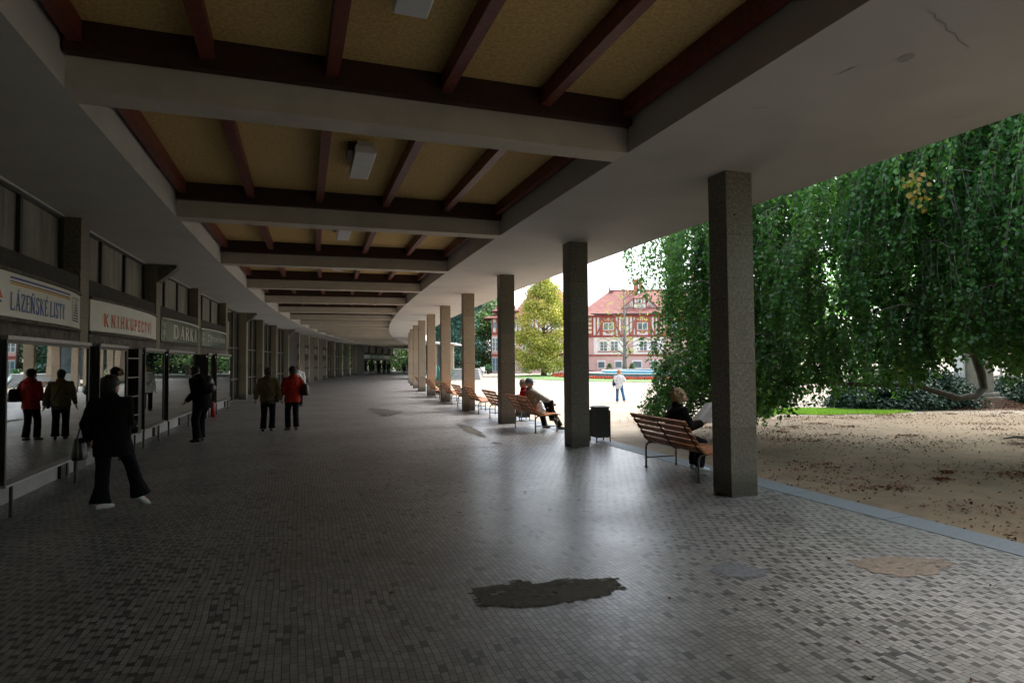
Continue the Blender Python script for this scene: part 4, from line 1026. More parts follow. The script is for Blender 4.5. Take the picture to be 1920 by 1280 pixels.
# 9 walking woman in white jacket out on the sand
d9 = 31.3; x9 = (1160 - 960) / 1161.5 * d9
yy = 29.3; 
for _ in range(20): yy = 1161.5 * (1.7 - ground_z(0, yy)) / (757 - 678.5)
g9 = ground_z(0, yy); h9 = (757 - 696) / 1161.5 * yy
def ex_w(e, g):
    shoulder_bag(cloth('navy bag', (.02, .03, .12)), -1, .60, .0, (.08, .16, .15), .25)(e, g)
person('woman in a white jacket and blue jeans walking across the sand', ((1160 - 960) / 1161.5 * yy, yy, g9), R_(-12), h9 / .985, foot={-1: (-.10, -.05, 0), 1: (.24, -.25, .04)}, toe={-1: (-.1, 1, 0), 1: (.35, 1, -.25)}, hand={-1: (-.26, .02, .50 * h9), 1: (.27, .22, .60 * h9)},
       top=c_white, top_len=.40, top_w=1.12, leg=c_jean, leg_w=1.0, flare=1.2, shoe=mat('tan shoe', (.5, .35, .27), .6), hairstyle='curly', hair_m=h_gin, extra=ex_w, voxel=.012)
# 10 seated person in black farther down
seated('person in black leaning on a distant bench beyond the seventh column', BEN[8], .7, 1.7, c_black, c_navy, M['black'], 'short', h_dark, {-1: (-.12, .3, .7), 1: (.12, .3, .7)}, (0, -.2), lean=(-.1, 0))
# 11 far walker, 12 far group
person('distant person in a pale jacket at the far end of the colonnade', (-17.5, 100.5, 0), R_(170), 1.78, foot={-1: (-.08, .15, 0), 1: (.09, -.15, 0)}, top=c_white, leg=c_jean, hairstyle='short', hair_m=h_dark, voxel=.02)
for k, (b, R, l) in enumerate(((18.0, 292.2, 'leftmost dark figure of the distant window shoppers'), (18.45, 292.4, 'second dark figure of the distant window shoppers'), (19.0, 292.3, 'third dark figure of the distant window shoppers'), (19.35, 292.0, 'fourth dark figure of the distant window shoppers'), (19.9, 292.3, 'rightmost dark figure of the distant window shoppers'))):
    person(l, P(R, b), rotz(b) + math.pi / 2 + random.uniform(-.5, .5), random.uniform(1.62, 1.8), top=c_black, top_w=1.2, leg=c_navy, leg_w=1.1, hairstyle='short', hair_m=h_dark, voxel=.022, group='distant window shoppers')
person('distant person in pink sitting on a low bench at the end of the colonnade', P(291.0, 21.3), R_(200), 1.65, hip=(0, 0, .5), foot={-1: (-.1, .42, 0), 1: (.1, .42, 0)}, hand={-1: (-.12, .28, .6), 1: (.12, .28, .6)}, knee={-1: (0, .3, 1), 1: (0, .3, 1)}, top=cloth('pink top', (.6, .3, .25)), leg=c_white, hairstyle='bob', hair_m=h_gin, voxel=.022)
sb = tag(empty('stone_bench', P(291.0, 21.3) , R_(200)), 'low pale bench under the distant person in pink', 'bench')
MB().box(-.8, .8, -.22, .2, .34, .43).build('seat', M['white'], sb, bevel=.01)
for x in (-.6, .6): MB().box(x - .08, x + .08, -.18, .16, 0, .338).build('leg', M['stone_lt'], sb)

bpy.data.scenes.remove(sc_tmp)
# ================================================================== TREES
def bark_tube(mb, pts, r0, r1, n=9, jit=.0):
    k = len(pts); mb.tube([Vector(p) + Vector((random.uniform(-jit, jit), random.uniform(-jit, jit), random.uniform(-jit, jit))) for p in pts], [r0 + (r1 - r0) * i / (k - 1) for i in range(k)], n)
def px(u, d, v=None):
    """photo column + depth -> plan position, used only to size things while laying out"""
    return (u - 960) / 1161.5 * d
# --- weeping beech: boughs arch from a trunk outside the frame, strands of leaves hang from them
TB = Vector((19.5, 15.0, 0))
beech = tag(empty('weeping_beech', TB), 'huge weeping beech whose curtain of green leaves hangs beside the colonnade', 'tree')
def loc_(p): return Vector(p) - TB
tr = MB()
bark_tube(tr, [(0, 0, -.2), (.05, 0, 1), (-.1, .1, 3), (0, 0, 5.5), (.3, .2, 9)], .75, .35, 14)
tr.tube([(0, 0, -.25), (0, 0, .5)], [1.15, .78], 14)
tr.build('trunk', M['bark'], beech, smooth=True)
lb = MB()
# the big low limb that reaches in from the right and its drooping forks
d_ = 13.6
def im(u, v, d): 
    x = (u - 960) / 1161.5; z = (640 - v) / 1161.5; z2 = z + PITCH + .00763 * -x * -1 * 1.0
    return Vector((x * d, d, EYE + (z + .0319 + x * .00763 * -1 * -1 * -1) * d))
def bough(pts, r0, r1, n=10): 
    lb.tube([loc_(p) for p in pts], [r0 + (r1 - r0) * (i / (len(pts) - 1)) ** .8 for i in range(len(pts))], n)
bough([TB + Vector((-.2, 0, 2.6)), (16.5, 14.6, 2.75), (13.4, 14.0, 2.6), im(1950, 612, 13.8), im(1895, 640, 13.7), im(1850, 655, 13.6), im(1815, 655, 13.5), im(1770, 640, 13.3), im(1700, 640, 13.2)], .34, .05)
bough([im(1850, 655, 13.6), im(1828, 668, 13.5), im(1838, 700, 13.5), im(1842, 728, 13.5), im(1825, 742, 13.4), im(1795, 746, 13.3), im(1755, 734, 13.2), im(1715, 722, 13.1), im(1640, 722, 13.0), im(1560, 718, 12.9), im(1500, 715, 12.8)], .11, .03)
bough([im(1850, 650, 13.6), im(1835, 620, 13.8), im(1815, 570, 14), im(1790, 520, 14)], .12, .03)
bough([TB + Vector((0, 0, 4)), (15, 13, 5.5), (11, 11, 6.0), (8.2, 9.6, 5.2), (7.2, 9.0, 4.2)], .22, .03)
bough([TB + Vector((0, 0, 5)), (14, 16, 7), (9, 15, 7.3), (5.5, 14.2, 6.2), (4.5, 14, 4.5)], .22, .03)
bough([im(1340, 745, 14), im(1290, 765, 13.9), im(1245, 775, 13.8), im(1205, 790, 13.7)], .03, .008, 6)
bough([im(1320, 640, 14), im(1290, 690, 14), im(1260, 665, 14.1), im(1230, 640, 14.1), im(1180, 650, 14.1)], .022, .006, 6)
lb.build('limb', M['bark'], beech, smooth=True)
tw = MB(); LP, LD, LN, LS, LV = [], [], [], [], []
def strand(p0, L, drift, density=1.0, size=.075, base_v=None, spread=.055):
    """one hanging twig with leaves on both sides"""
    n = max(3, int(L / .12)); p = Vector(p0); pts = [p.copy()]; d = Vector((drift[0], drift[1], -1)).normalized()
    for k in range(n):
        d = (d + Vector((random.uniform(-.16, .16), random.uniform(-.16, .16), -.12))).normalized(); p = p + d * (L / n)
        if p.z < .12: break
        pts.append(p.copy())
    if len(pts) < 3: return
    tw.tube([q - TB for q in pts], [.006 - .0045 * i / (len(pts) - 1) for i in range(len(pts))], 3, cap=False)
    m = int(L / .0245 * density); a = np.array([list(q) for q in pts]); t = rng.random(m) * (len(pts) - 1.001); i = t.astype(int); f = (t - i)[:, None]
    pos = a[i] * (1 - f) + a[i + 1] * f; ang = rng.random(m) * 6.283
    out = np.stack([np.cos(ang), np.sin(ang), np.zeros(m)], 1)
    pos += out * (rng.random((m, 1)) * spread + .005) + rng.normal(0, .008, (m, 3))
    D = out * rng.uniform(.2, .9, (m, 1)) + np.array([0, 0, -1.0]) * rng.uniform(.4, 1.0, (m, 1)) + rng.normal(0, .18, (m, 3))
    Nn = nrm(out * .6 + np.array([0, 0, .75]) + rng.normal(0, .38, (m, 3)))
    LP.append(pos); LD.append(D); LN.append(Nn); LS.append(size * rng.uniform(.55, 1.25, m))
    bv = random.uniform(.15, .8) if base_v is None else base_v
    LV.append(np.where(rng.random(m) < .0022, rng.uniform(.97, .99, m), np.clip(bv * .85 + rng.normal(.06, .20, m), 0, .95)))
def front(u):   # distance of the outer face of the curtain
    xs = [1160, 1250, 1450, 1700, 1920, 2300, 2700]; ds = [15.5, 14.2, 12.0, 9.8, 8.4, 7.2, 6.6]; return float(np.interp(u, xs, ds))
def bottom_v(u):  # lowest leaves seen there
    xs = [1195, 1240, 1262, 1330, 1400, 1440, 1500, 1545, 1600, 1660, 1720, 1780, 1850, 1920, 2300]; vs = [560, 575, 700, 780, 785, 780, 765, 745, 735, 728, 715, 672, 668, 720, 740]; return float(np.interp(u, xs, vs))
def zof(v, d): return EYE + (640 - v + 37.0) / 1161.5 * d + .004 * d
clus = 0
for _ in range(520):
    u = random.choice((random.uniform(1255, 1480), random.uniform(1400, 2000), random.uniform(1400, 2250), random.uniform(1900, 2600)))
    if u < 1420 and random.random() < .25: continue
    dep = front(u) + abs(random.gauss(0, 1)) * 2.2
    if u < 1340: dep = front(u) + random.uniform(0, 2.5)
    zb = zof(bottom_v(u), dep)
    ztop = random.uniform(zb + .8, 7.8 if u > 1400 else 6.6)
    # short arching branchlet with strands side by side
    ax_ = random.uniform(.5, 1.5); dirx = random.uniform(-.9, .3); n = random.randint(7, 13); tone = random.uniform(.05, .85); drf = random.choice((.1, .15, .15, .5, .9)) if u > 1400 else .12
    c0 = Vector((px(u, dep), dep, ztop)); dv = Vector((dirx, random.uniform(-.8, .2), 0)).normalized()
    arc = [c0 + dv * ax_ * t / 5 + Vector((0, 0, .12 * math.sin(t / 5 * 2.2) - .25 * (t / 5) ** 2)) for t in range(6)]
    tw.tube([q - TB for q in arc], [.014 - .002 * i for i in range(6)], 4, cap=False)
    for k in range(n):
        t = random.random() * 4.99; i = int(t); q = arc[i].lerp(arc[i + 1], t - i) + Vector((random.uniform(-.08, .08), random.uniform(-.12, .12), 0))
        uu = 960 + q.x / q.y * 1161.5
        zb2 = zof(bottom_v(uu) + random.gauss(0, 12), q.y)
        L = min(random.uniform(.8, 2.6), q.z - zb2)
        if L < .25: continue
        if uu < 1248 or (uu < 1285 and random.random() < .6): continue
        strand(q, L, (dv.x * drf, dv.y * drf * .6), random.uniform(.8, 1.15), .074, tone)
# sparse free strands against the sky on the left
for (u, v0, v1, d, n) in ((1180, 455, 528, 15.5, 5), (1172, 455, 490, 15.2, 3), (1213, 440, 560, 15.3, 4), (1228, 430, 570, 15.0, 5), (1240, 430, 548, 15.4, 5), (1258, 420, 700, 14.7, 6), (1268, 420, 690, 14.5, 7), (1282, 400, 700, 14.2, 7), (1296, 400, 640, 14.4, 5), (1310, 400, 720, 14.0, 5), (1322, 390, 745, 13.9, 5)):
    for k in range(n):
        dd = d + random.uniform(-.3, .5); q = Vector((px(u + random.gauss(0, 5), dd), dd, zof(v0, dd))); strand(q, (zof(v0, dd) - zof(v1 + random.gauss(0, 14), dd)), (0, 0), 1.15 if u > 1250 else 1.0, .072, random.uniform(.2, .8))
# low sprays sweeping out to the left near the ground, behind the reading woman
def spray(a, b, sag, n, dens, tone=None, ln=(.25, .7)):
    a, b = Vector(a), Vector(b); arc = [a.lerp(b, t / 8) + Vector((0, 0, sag * math.sin(math.pi * t / 8))) for t in range(9)]
    tw.tube([q - TB for q in arc], [.012 - .001 * i for i in range(9)], 4, cap=False)
    for k in range(n):
        t = (random.random() ** .85) * 7.99; i = int(t); strand(arc[i].lerp(arc[i + 1], t - i) + Vector((0, random.uniform(-.15, .15), .04)), random.uniform(*ln), (-.3, -.1), dens, .072, tone if tone else random.uniform(.3, .9))
for k in range(20):
    d = random.uniform(12.6, 14.4); v = random.uniform(688, 800); ul = 1232 - (v - 680) * .30 + random.uniform(-6, 22); ul = max(1196, ul)
    spray((px(1350, d + .5), d + .5, zof(v - 45, d + .5)), (px(ul, d), d, zof(v, d)), .15, 15, 1.1, ln=(.22, .6))
spray((px(1262, 14), 14, zof(700, 14)), (px(1178, 14.1), 14.1, zof(655, 14.1)), .42, 9, .8, ln=(.1, .32))
for k in range(7):
    d = random.uniform(12.8, 14.8); u = random.uniform(1390, 1440); spray((px(u + 30, d), d, zof(700, d)), (px(u, d), d, zof(775, d)), .0, 14, 1.1, ln=(.2, .5))
for k in range(16):  # tendrils at the lower edge of the curtain
    u = random.uniform(1440, 1730); d = front(u) + random.uniform(.5, 3); q = Vector((px(u, d), d, zof(bottom_v(u) - 40, d))); strand(q, random.uniform(.35, .85), (random.uniform(-.3, .3), 0), .8, .07)
for (u, v) in ((1900, 720), (1880, 700), (1915, 730), (1700, 765), (1695, 755), (1640, 735)):
    d = front(u) + 2.5; q = Vector((px(u, d), d, zof(v - 60, d))); strand(q, .6, (.1, 0), 1, .07)
# inner and far foliage that closes the crown
m = 42000
inner_c = []
for k in range(520):
    a = random.uniform(0, 6.283); rr_ = 12.5 * math.sqrt(random.uniform(.08, 1)); x = TB.x - 1 + rr_ * math.cos(a) * .95; y = 18.5 + rr_ * math.sin(a); 
    zt_ = 9.5 - .022 * rr_ ** 2
    z = random.uniform(4.4 if rr_ < 9 else 3.2, zt_)
    uu = 960 + x / y * 1161.5
    if uu < 1440 or (y < front(min(uu, 2600)) + 1.0): continue
    inner_c.append((x, y, z))
inner_c = np.array(inner_c); ci = rng.integers(0, len(inner_c), m)
pos = inner_c[ci] + rng.normal(0, .55, (m, 3)) * np.array([1, 1, .8])
m2 = 11000; oc = []   # boughs spreading overhead towards the colonnade
while len(oc) < 260:
    x, y = random.uniform(3.2, 21), random.uniform(-6, 20); z = random.uniform(6.6, 9)
    if math.hypot(x - CX, y - CY) < 282.6: oc.append((x, y, z))
oc = np.array(oc); pos2 = oc[rng.integers(0, len(oc), m2)] + rng.normal(0, .6, (m2, 3)) * np.array([1, 1, .4])
pos = np.concatenate([pos, pos2]); m += m2
LP.append(pos); D = rng.normal(0, .6, (m, 3)) + np.array([0, 0, -.8]); LD.append(D); LN.append(nrm(rng.normal(0, .5, (m, 3)) + np.array([0, 0, .9]))); LS.append(.15 * rng.uniform(.7, 1.2, m)); LV.append(np.clip(rng.normal(.4, .2, m), 0, .95))

for (x, y, z) in ((5.95, 9.0, 4.35), (5.85, 9.0, 4.15), (5.98, 8.95, 4.0)):   # a tuft already turned orange
    k = 16; LP.append(np.array([x, y, z]) + rng.normal(0, .07, (k, 3))); LD.append(rng.normal(0, .4, (k, 3)) + np.array([0, 0, -.8])); LN.append(nrm(rng.normal(0, .4, (k, 3)) + np.array([-.4, -.6, .5]))); LS.append(.08 * rng.uniform(.7, 1.1, k)); LV.append(rng.uniform(.972, .996, k))
LPa = np.concatenate(LP) - np.array(TB); LVa = np.concatenate(LV)
keep = (LPa[:, 2] > .1)
# the curtain hangs clear of the colonnade roof
gx, gy = LPa[:, 0] + TB.x, LPa[:, 1] + TB.y
keep &= np.hypot(gx - CX, gy - CY) < 283.2
leaf_mesh('foliage', LPa[keep], np.concatenate(LD)[keep], np.concatenate(LN)[keep], np.concatenate(LS)[keep], M['beech'], beech, .78, LVa[keep])
tw.build('twig', M['bark_lt'], beech)
print('BEECH LEAVES', keep.sum())

# --- generic crown of leaf clusters on real limbs
def tree(name, label, loc, h, rad, trunk_r, m_leaf, n_leaf, lsize, trunk_h, group=None, shape='oval', bark=None, seed=1, ncl=70, low=.15, dens_sd=.13, cat='tree', lean=0):
    rs = np.random.default_rng(seed); random.seed(seed); e = tag(empty(name, loc, rs.random() * 6), label, cat, group)
    t = MB(); t.tube([(0, 0, -.3), (.03, 0, trunk_h * .5), (0, .05, trunk_h), (.05, 0, h * .72), (0, 0, h * .94)], [trunk_r * 1.3, trunk_r, trunk_r * .85, trunk_r * .4, trunk_r * .08], 9)
    cen = []
    for k in range(ncl):
        f = rs.random(); z = low + (1 - low) * f
        if shape == 'oval': rr = rad * math.sin(math.pi * min(.97, (f * .86 + .16))) ** .75
        elif shape == 'linden': rr = rad * min(1, .72 + f * 1.1) * (1 - f) ** .58 * 1.12
        elif shape == 'cone': rr = rad * (1 - f) ** .85 + .15
        elif shape == 'dome': rr = rad * math.sqrt(max(0, 1 - f ** 2.4)) + .1
        a = rs.random() * 6.283; q = rr * (rs.random() ** .45)
        c = np.array([q * math.cos(a), q * math.sin(a), z * h]); cen.append(c)
        if k % 2 == 0:
            z0 = max(trunk_h * .7, c[2] - q * .55 - .2); t.tube([(0, 0, z0), (c[0] * .5, c[1] * .5, z0 + (c[2] - z0) * .6), tuple(c)], [trunk_r * .32 * (1 - f * .6), trunk_r * .2 * (1 - f * .6), trunk_r * .04], 5)
    t.build('trunk', bark or M['bark'], e, smooth=True)
    cen = np.array(cen); ci = rs.integers(0, ncl, n_leaf); sd = rad * dens_sd * (1.0 if shape != 'cone' else .8)
    off = nrm(rs.normal(0, 1, (n_leaf, 3))) * (rs.random((n_leaf, 1)) ** .5) * sd * 2 * np.array([1, 1, .62])
    pos = cen[ci] + off; pos[:, 2] = np.maximum(pos[:, 2], .1)
    out = nrm(pos * np.array([1, 1, .3]) + 1e-3)
    D = out * .5 + rs.normal(0, .5, (n_leaf, 3)) + np.array([0, 0, -.45]); Nn = nrm(off * .5 / sd + rs.normal(0, .45, (n_leaf, 3)) + np.array([0, 0, .8]))
    tone = rs.random(ncl); v = np.clip(tone[ci] * .6 + rs.normal(.2, .15, n_leaf), 0, 1)
    leaf_mesh('crown', pos, D, Nn, lsize * rs.uniform(.6, 1.2, n_leaf), m_leaf, e, .8, v)
    return e
def at(u, d): x = px(u, d); return (x, d, ground_z(x, d))
tree('linden_tree', 'yellow green autumn tree standing on the lawn edge before the half timbered house', at(1019, 72), 11.6, 3.9, .30, M['yellowleaf'], 27000, .21, 2.0, shape='linden', seed=3, ncl=170, low=.07, dens_sd=.14)
yt = tree('young_tree', 'thin young tree with few yellow leaves in front of the house facade', at(1171, 80), 11.6, 3.2, .30, M['yellowleaf'], 420, .22, 2.6, seed=5, ncl=60, low=.22, bark=M['bark_lt'], dens_sd=.12)
for u, l in ((1142, 'left clipped cone shrub behind the fountain'), (1185, 'right clipped cone shrub behind the fountain')):
    tree('cone_shrub', l, at(u, 80), 1.3, .33, .04, M['midgreen'], 1800, .09, .1, group='clipped cones behind the fountain', shape='cone', seed=int(u), ncl=40, low=.05, dens_sd=.3, cat='shrub')
# junipers by the pedestal
for k, (x, y, r, h_) in enumerate(((13.9, 24.3, 1.2, 1.0), (15.2, 24.5, 1.4, 1.25), (16.6, 24.7, 1.35, 1.3), (17.5, 25.3, 1.0, .95), (20.6, 25.0, 1.35, 1.0), (22.6, 25.5, 1.4, 1.0))):
    tree('juniper_shrub', ['leftmost low juniper of the row left of the pedestal', 'second low juniper of the row left of the pedestal', 'tallest juniper left of the stone pedestal', 'small juniper touching the stone pedestal', 'low juniper right of the stone pedestal', 'low juniper at the right edge of the picture'][k],
         (x, y, ground_z(x, y)), h_, r, .05, M['juniper'], 12000, .11, .1, 'low junipers round the pedestal', 'dome', seed=40 + k, ncl=60, low=.08, dens_sd=.22, cat='shrub')
# park trees seen past the colonnade end and hillside
specs_t = [
 ('conifer', 'tall dark conifer behind the white pavilion, leftmost', (-11.5, 95), 17, 4.2, 'darkconifer', 'cone', .30),
 ('conifer', 'tall dark conifer behind the white pavilion, middle', (-9.0, 92), 18, 4.4, 'darkconifer', 'cone', .30),
 ('conifer', 'tall dark conifer behind the pavilion beside the stairs', (-7.2, 88), 15, 3.4, 'darkconifer', 'cone', .28),
 ('conifer', 'slim dark conifer left of the villa', (-6.4, 105), 13, 3.0, 'darkconifer', 'cone', .3),
 ('broadleaf_tree', 'olive green tree between the villa and the pink house', (-4.6, 100), 9.5, 3.2, 'midgreen', 'oval', .28),
 ('broadleaf_tree', 'low green tree below the villa', (-6.2, 96), 4.5, 2.6, 'midgreen', 'dome', .28),
 ('hillside_tree', 'pale hillside tree above the villa', (-8.5, 170), 19, 7, 'hazed_green', 'oval', .6),
 ('hillside_tree', 'pale bluish hillside tree left of the red roof', (-4.0, 175), 17, 6, 'hazed_green', 'cone', .6),
 ('hillside_tree', 'hillside tree farthest behind the villa', (-13, 180), 22, 8, 'hazed_green', 'oval', .6)]
for k, (nm, l, (x, y), h_, r, ml, shp, ls) in enumerate(specs_t):
    tree(nm, l, (x, y, ground_z(x, y) + (2.5 if y > 150 else 0)), h_, r, .25, M[ml], 9000, ls, 1.5, None, shp, seed=60 + k, ncl=120, low=.05, dens_sd=.2)
# greenery that closes the far end of the colonnade
for k, (x, y, h_, r, ml) in enumerate(((-20, 122, 9, 5, 'midgreen'), (-25, 128, 12, 6, 'midgreen'), (-16, 126, 10, 5, 'midgreen'), (-31, 124, 9, 5, 'midgreen'), (-12.5, 118, 9, 4, 'midgreen'))):
    tree('broadleaf_tree', ['bright green tree beyond the far end of the colonnade', 'tall dark green tree beyond the far end of the colonnade', 'dark green tree beyond the end, right of the bright one', 'green tree beyond the far shops, leftmost', 'green tree between colonnade end and pavilion'][k], (x, y, 0), h_, r, .25, M[ml], 8000, .35, 1.6, None, 'oval', seed=90 + k, ncl=110, low=.03, dens_sd=.2)
# trees across the park behind the beech
for k, (x, y, h_, r) in enumerate(((30, 70, 11, 5.5), (38, 66, 12, 6), (46, 62, 11, 6), (54, 58, 12, 6), (62, 52, 12, 6), (44, 48, 9, 4.5), (70, 44, 12, 6))):
    tree('park_tree', ['first', 'second', 'third', 'fourth', 'fifth', 'nearer', 'last'][k] + ' park tree of the row far behind the weeping beech', (x, y, ground_z(x, y)), h_, r, .3, M['midgreen'], 6000, .35, 2.0, 'park trees behind the weeping beech', 'oval', seed=120 + k, ncl=100, low=.14, dens_sd=.2)
for k, (x, y, h_, r) in enumerate(((15, -10, 12, 6), (25, -3, 12, 6))):  # unseen trees added to darken the near end of the colonnade
    tree('park_tree', ['broad dark tree added behind the camera to shade the colonnade', 'large dark tree added behind the camera on the right for shade', 'dark tree added far behind the camera for shade'][k], (x, y, ground_z(x, y)), h_, r, .4, M['beech'], 26000, .26, 2.0, None, 'dome', seed=160 + k, ncl=220, low=.08, dens_sd=.15)
# opposite side of the park: outside the frame, but mirrored in the shop glass
for k, (x, y, h_, r) in enumerate(((34, 30, 12, 5), (40, 18, 12, 6))):
    tree('park_tree', ['green park tree off to the right, mirrored in the glass', 'tall park tree off to the far right, mirrored in the glass'][k], (x, y, ground_z(x, y)), h_, r, .3, M['midgreen'], 6000, .35, 2.0, None, 'oval', seed=140 + k, ncl=100, low=.1, dens_sd=.2)

# ================================================================== GROUND COVER
def tuft_field(name, pts, size, m, label, cat, up=1.0):
    n = len(pts); D = rng.normal(0, .35, (n, 3)) + np.array([0, 0, up]); o = leaf_mesh(name, pts, D, nrm(rng.normal(0, 1, (n, 3)) * np.array([1, 1, .1])), size * rng.uniform(.5, 1.2, n), m, None, .22)
    tag(o, label, cat, kind='stuff'); return o
# lawn round the fountain (a sheet) + strip by the beech
FC = Vector((17.0, 68.5)); 
def disc(name, c, R0, R1, m, dz, label, cat, n=90, kind='structure', flat=None):
    mb = MB(); rs_ = np.linspace(R0, R1, 8); vs = []
    for r in rs_:
        for j in range(n):
            a = 2 * math.pi * j / n; x, y = c[0] + r * math.cos(a), c[1] + r * math.sin(a); vs.append((x, y, (ground_z(x, y) if flat is None else flat) + dz))
    fs = [(i * n + j, (i + 1) * n + j, (i + 1) * n + (j + 1) % n, i * n + (j + 1) % n) for i in range(7) for j in range(n)]
    if R0 < .01: pass
    mb.add(vs, fs); o = mb.build(name, m); tag(o, label, cat, kind=kind); return o
disc('lawn', FC, 8.6, 17.0, M['grass_far'], .02, 'round green lawn surrounding the fountain', 'lawn')
for j, (x, y) in enumerate(()): pass
n = 5200; a = rng.random(n) * 6.283; r = rng.uniform(11.6, 12.5, n); fx, fy = FC[0] + r * np.cos(a), FC[1] + r * np.sin(a)
fl = np.stack([fx, fy, np.array([ground_z(x, y) for x, y in zip(fx, fy)]) + .03], 1)
fo = leaf_mesh('flower_border', fl, rng.normal(0, .5, (n, 3)) + np.array([0, 0, 1]), nrm(rng.normal(0, .6, (n, 3)) + np.array([0, 0, 1])), .26 * rng.uniform(.5, 1.2, n), leafmat('red bedding petals', [(0, (.10, .12, .03)), (.3, (.42, .04, .03)), (1, (.60, .10, .07))], .2, .7), None, .8)
tag(fo, 'ring of red bedding flowers in the lawn round the fountain', 'flowers', kind='stuff')
# grass patch under the beech edge
pts = []
while len(pts) < 24000:
    x, y = random.uniform(7.5, 16.5), random.uniform(19.0, 27.5)
    e_ = ((x - 10.9) / 3.6) ** 2 + ((y - 22.9) / 1.9) ** 2 + .25 * math.sin(x * 3.1) * math.sin(y * 2.3)
    if e_ < 1 + random.uniform(-.25, .1): pts.append((x, y, ground_z(x, y) - .01))
tuft_field('grass', np.array(pts), .085, M['grassblade'], 'bright patch of grass just beyond the hanging beech foliage', 'grass')
mbg = MB(); 
vs = [(10.9 + 3.3 * math.cos(t * .209) * random.uniform(.85, 1.03), 22.9 + 1.7 * math.sin(t * .209) * random.uniform(.9, 1.03)) for t in range(30)]
mbg.v = [(10.9, 22.9, ground_z(0, 22.6) + .004)] + [(x, y, ground_z(x, y) + .004) for x, y in vs]; mbg.f = [(0, i + 1, (i + 1) % 30 + 1) for i in range(30)]
tag(mbg.build('turf', M['grass_far']), 'soil and short turf under the grass patch', 'lawn', kind='structure')
# fallen leaves: clumped
n = 15000; cc = []
for k in range(120): cc.append((random.uniform(4, 17), random.uniform(4.5, 22)))
cc = np.array(cc); ci = rng.integers(0, len(cc), n); sp = rng.uniform(.05, .8, len(cc)) ** 1.3
xy = cc[ci] + rng.normal(0, 1, (n, 2)) * sp[ci][:, None] * np.array([1.3, .8])
u_ = rng.random((2600, 2)) * np.array([15, 20]) + np.array([3.4, 4]); xy = np.concatenate([xy, u_])
mnd = np.stack([rng.normal(18.4, 1.3, 5000), rng.normal(23.6, .5, 5000)], 1); xy = np.concatenate([xy, mnd])
Rr = np.hypot(xy[:, 0] - CX, xy[:, 1] - CY); xy = xy[Rr < 283.75]
zz = np.array([ground_z(x, y) for x, y in xy]) + rng.uniform(0, .012, len(xy))
md = np.exp(-((xy[:, 0] - 18.4) / 1.4) ** 2 - ((xy[:, 1] - 23.9) / .6) ** 2); zz += md * .42 * rng.random(len(xy)) ** .4
n = len(xy); D = rng.normal(0, 1, (n, 3)) * np.array([1, 1, .25]); lf = leaf_mesh('fallen_leaves', np.stack([xy[:, 0], xy[:, 1], zz], 1), D, nrm(rng.normal(0, .4, (n, 3)) + np.array([0, 0, 1])), .038 * rng.uniform(.6, 1.4, n), M['litter'], None, .7, fold=.5)
tag(lf, 'reddish brown fallen beech leaves scattered over the sand', 'fallen leaves', kind='stuff')
# a few leaves on the mosaic
for (x, y) in ((1.23, 3.6), (2.67, 5.3), (1.1, 4.45), (.42, 7.1), (.64, 6.6), (3.55, 4.65), (2.05, 3.75), (.23, 6.0), (-.02, 5.6), (-.6, 7.0), (2.4, 3.3), (1.9, 3.35), (3.0, 6.9), (.8, 7.6), (.15, 8.1), (-.9, 4.6)):
    s = random.uniform(.018, .032); mb = MB(); a = random.random() * 6; pts = []
    for k in range(7):
        q = a + k * .9; rr_ = s * (1 if k % 2 else .55); pts.append((rr_ * math.cos(q), rr_ * math.sin(q), random.uniform(.004, .016)))
    mb.add([(0, 0, .012)] + pts, [(0, k + 1, (k + 1) % 7 + 1) for k in range(7)])
    o = mb.build('dry_leaf', M['litter']); o.location = (x, y, .003); tag(o, 'small curled dry leaf lying on the bare mosaic floor', 'leaf', 'dry leaves on the mosaic floor')
# fallen stick
st_ = MB(); st_.tube([(0, 0, .02), (.3, .05, .05), (.7, .02, .03), (1.1, .1, .06), (1.5, .05, .03)], [.012, .03, .035, .03, .012], 7)
o = st_.build('fallen_branch', M['bark'], smooth=True); o.location = (10.4, 13.2, ground_z(10, 13)); tag(o, 'dark fallen stick lying on the sand at the right edge', 'branch')

# ================================================================== PEDESTAL
pd = tag(empty('stone_pedestal', (18.35, 24.6, ground_z(18, 24.6) - .1)), 'tall mossy stone pedestal behind the beech boughs', 'pedestal')
MB().box(-.85, .85, -.5, .6, 0, .55).build('plinth', M['statue'], pd, bevel=.03); MB().box(-.68, .68, -.4, .5, .55, .72).build('base_moulding', M['statue'], pd, bevel=.05)
MB().box(-.52, .52, -.3, .42, .72, 3.4).build('shaft', M['statue'], pd, bevel=.03); MB().box(-.66, .66, -.4, .5, 3.4, 3.65).build('cap', M['statue'], pd, bevel=.05)
MB().box(-.62, -.525, -.2, .3, .72, 3.38).build('side_panel', M['white'], pd)
sbst = MB(); sbst.rings([((0, 0, 3.65), .3, .28, 0), ((0, 0, 4.1), .26, .2, 0), ((0, 0, 4.35), .1, .1, 0), ((0, 0, 4.55), .13, .14, 0), ((0, 0, 4.75), .06, .06, 0)], 14); sbst.build('bust', M['statue'], pd, smooth=True)

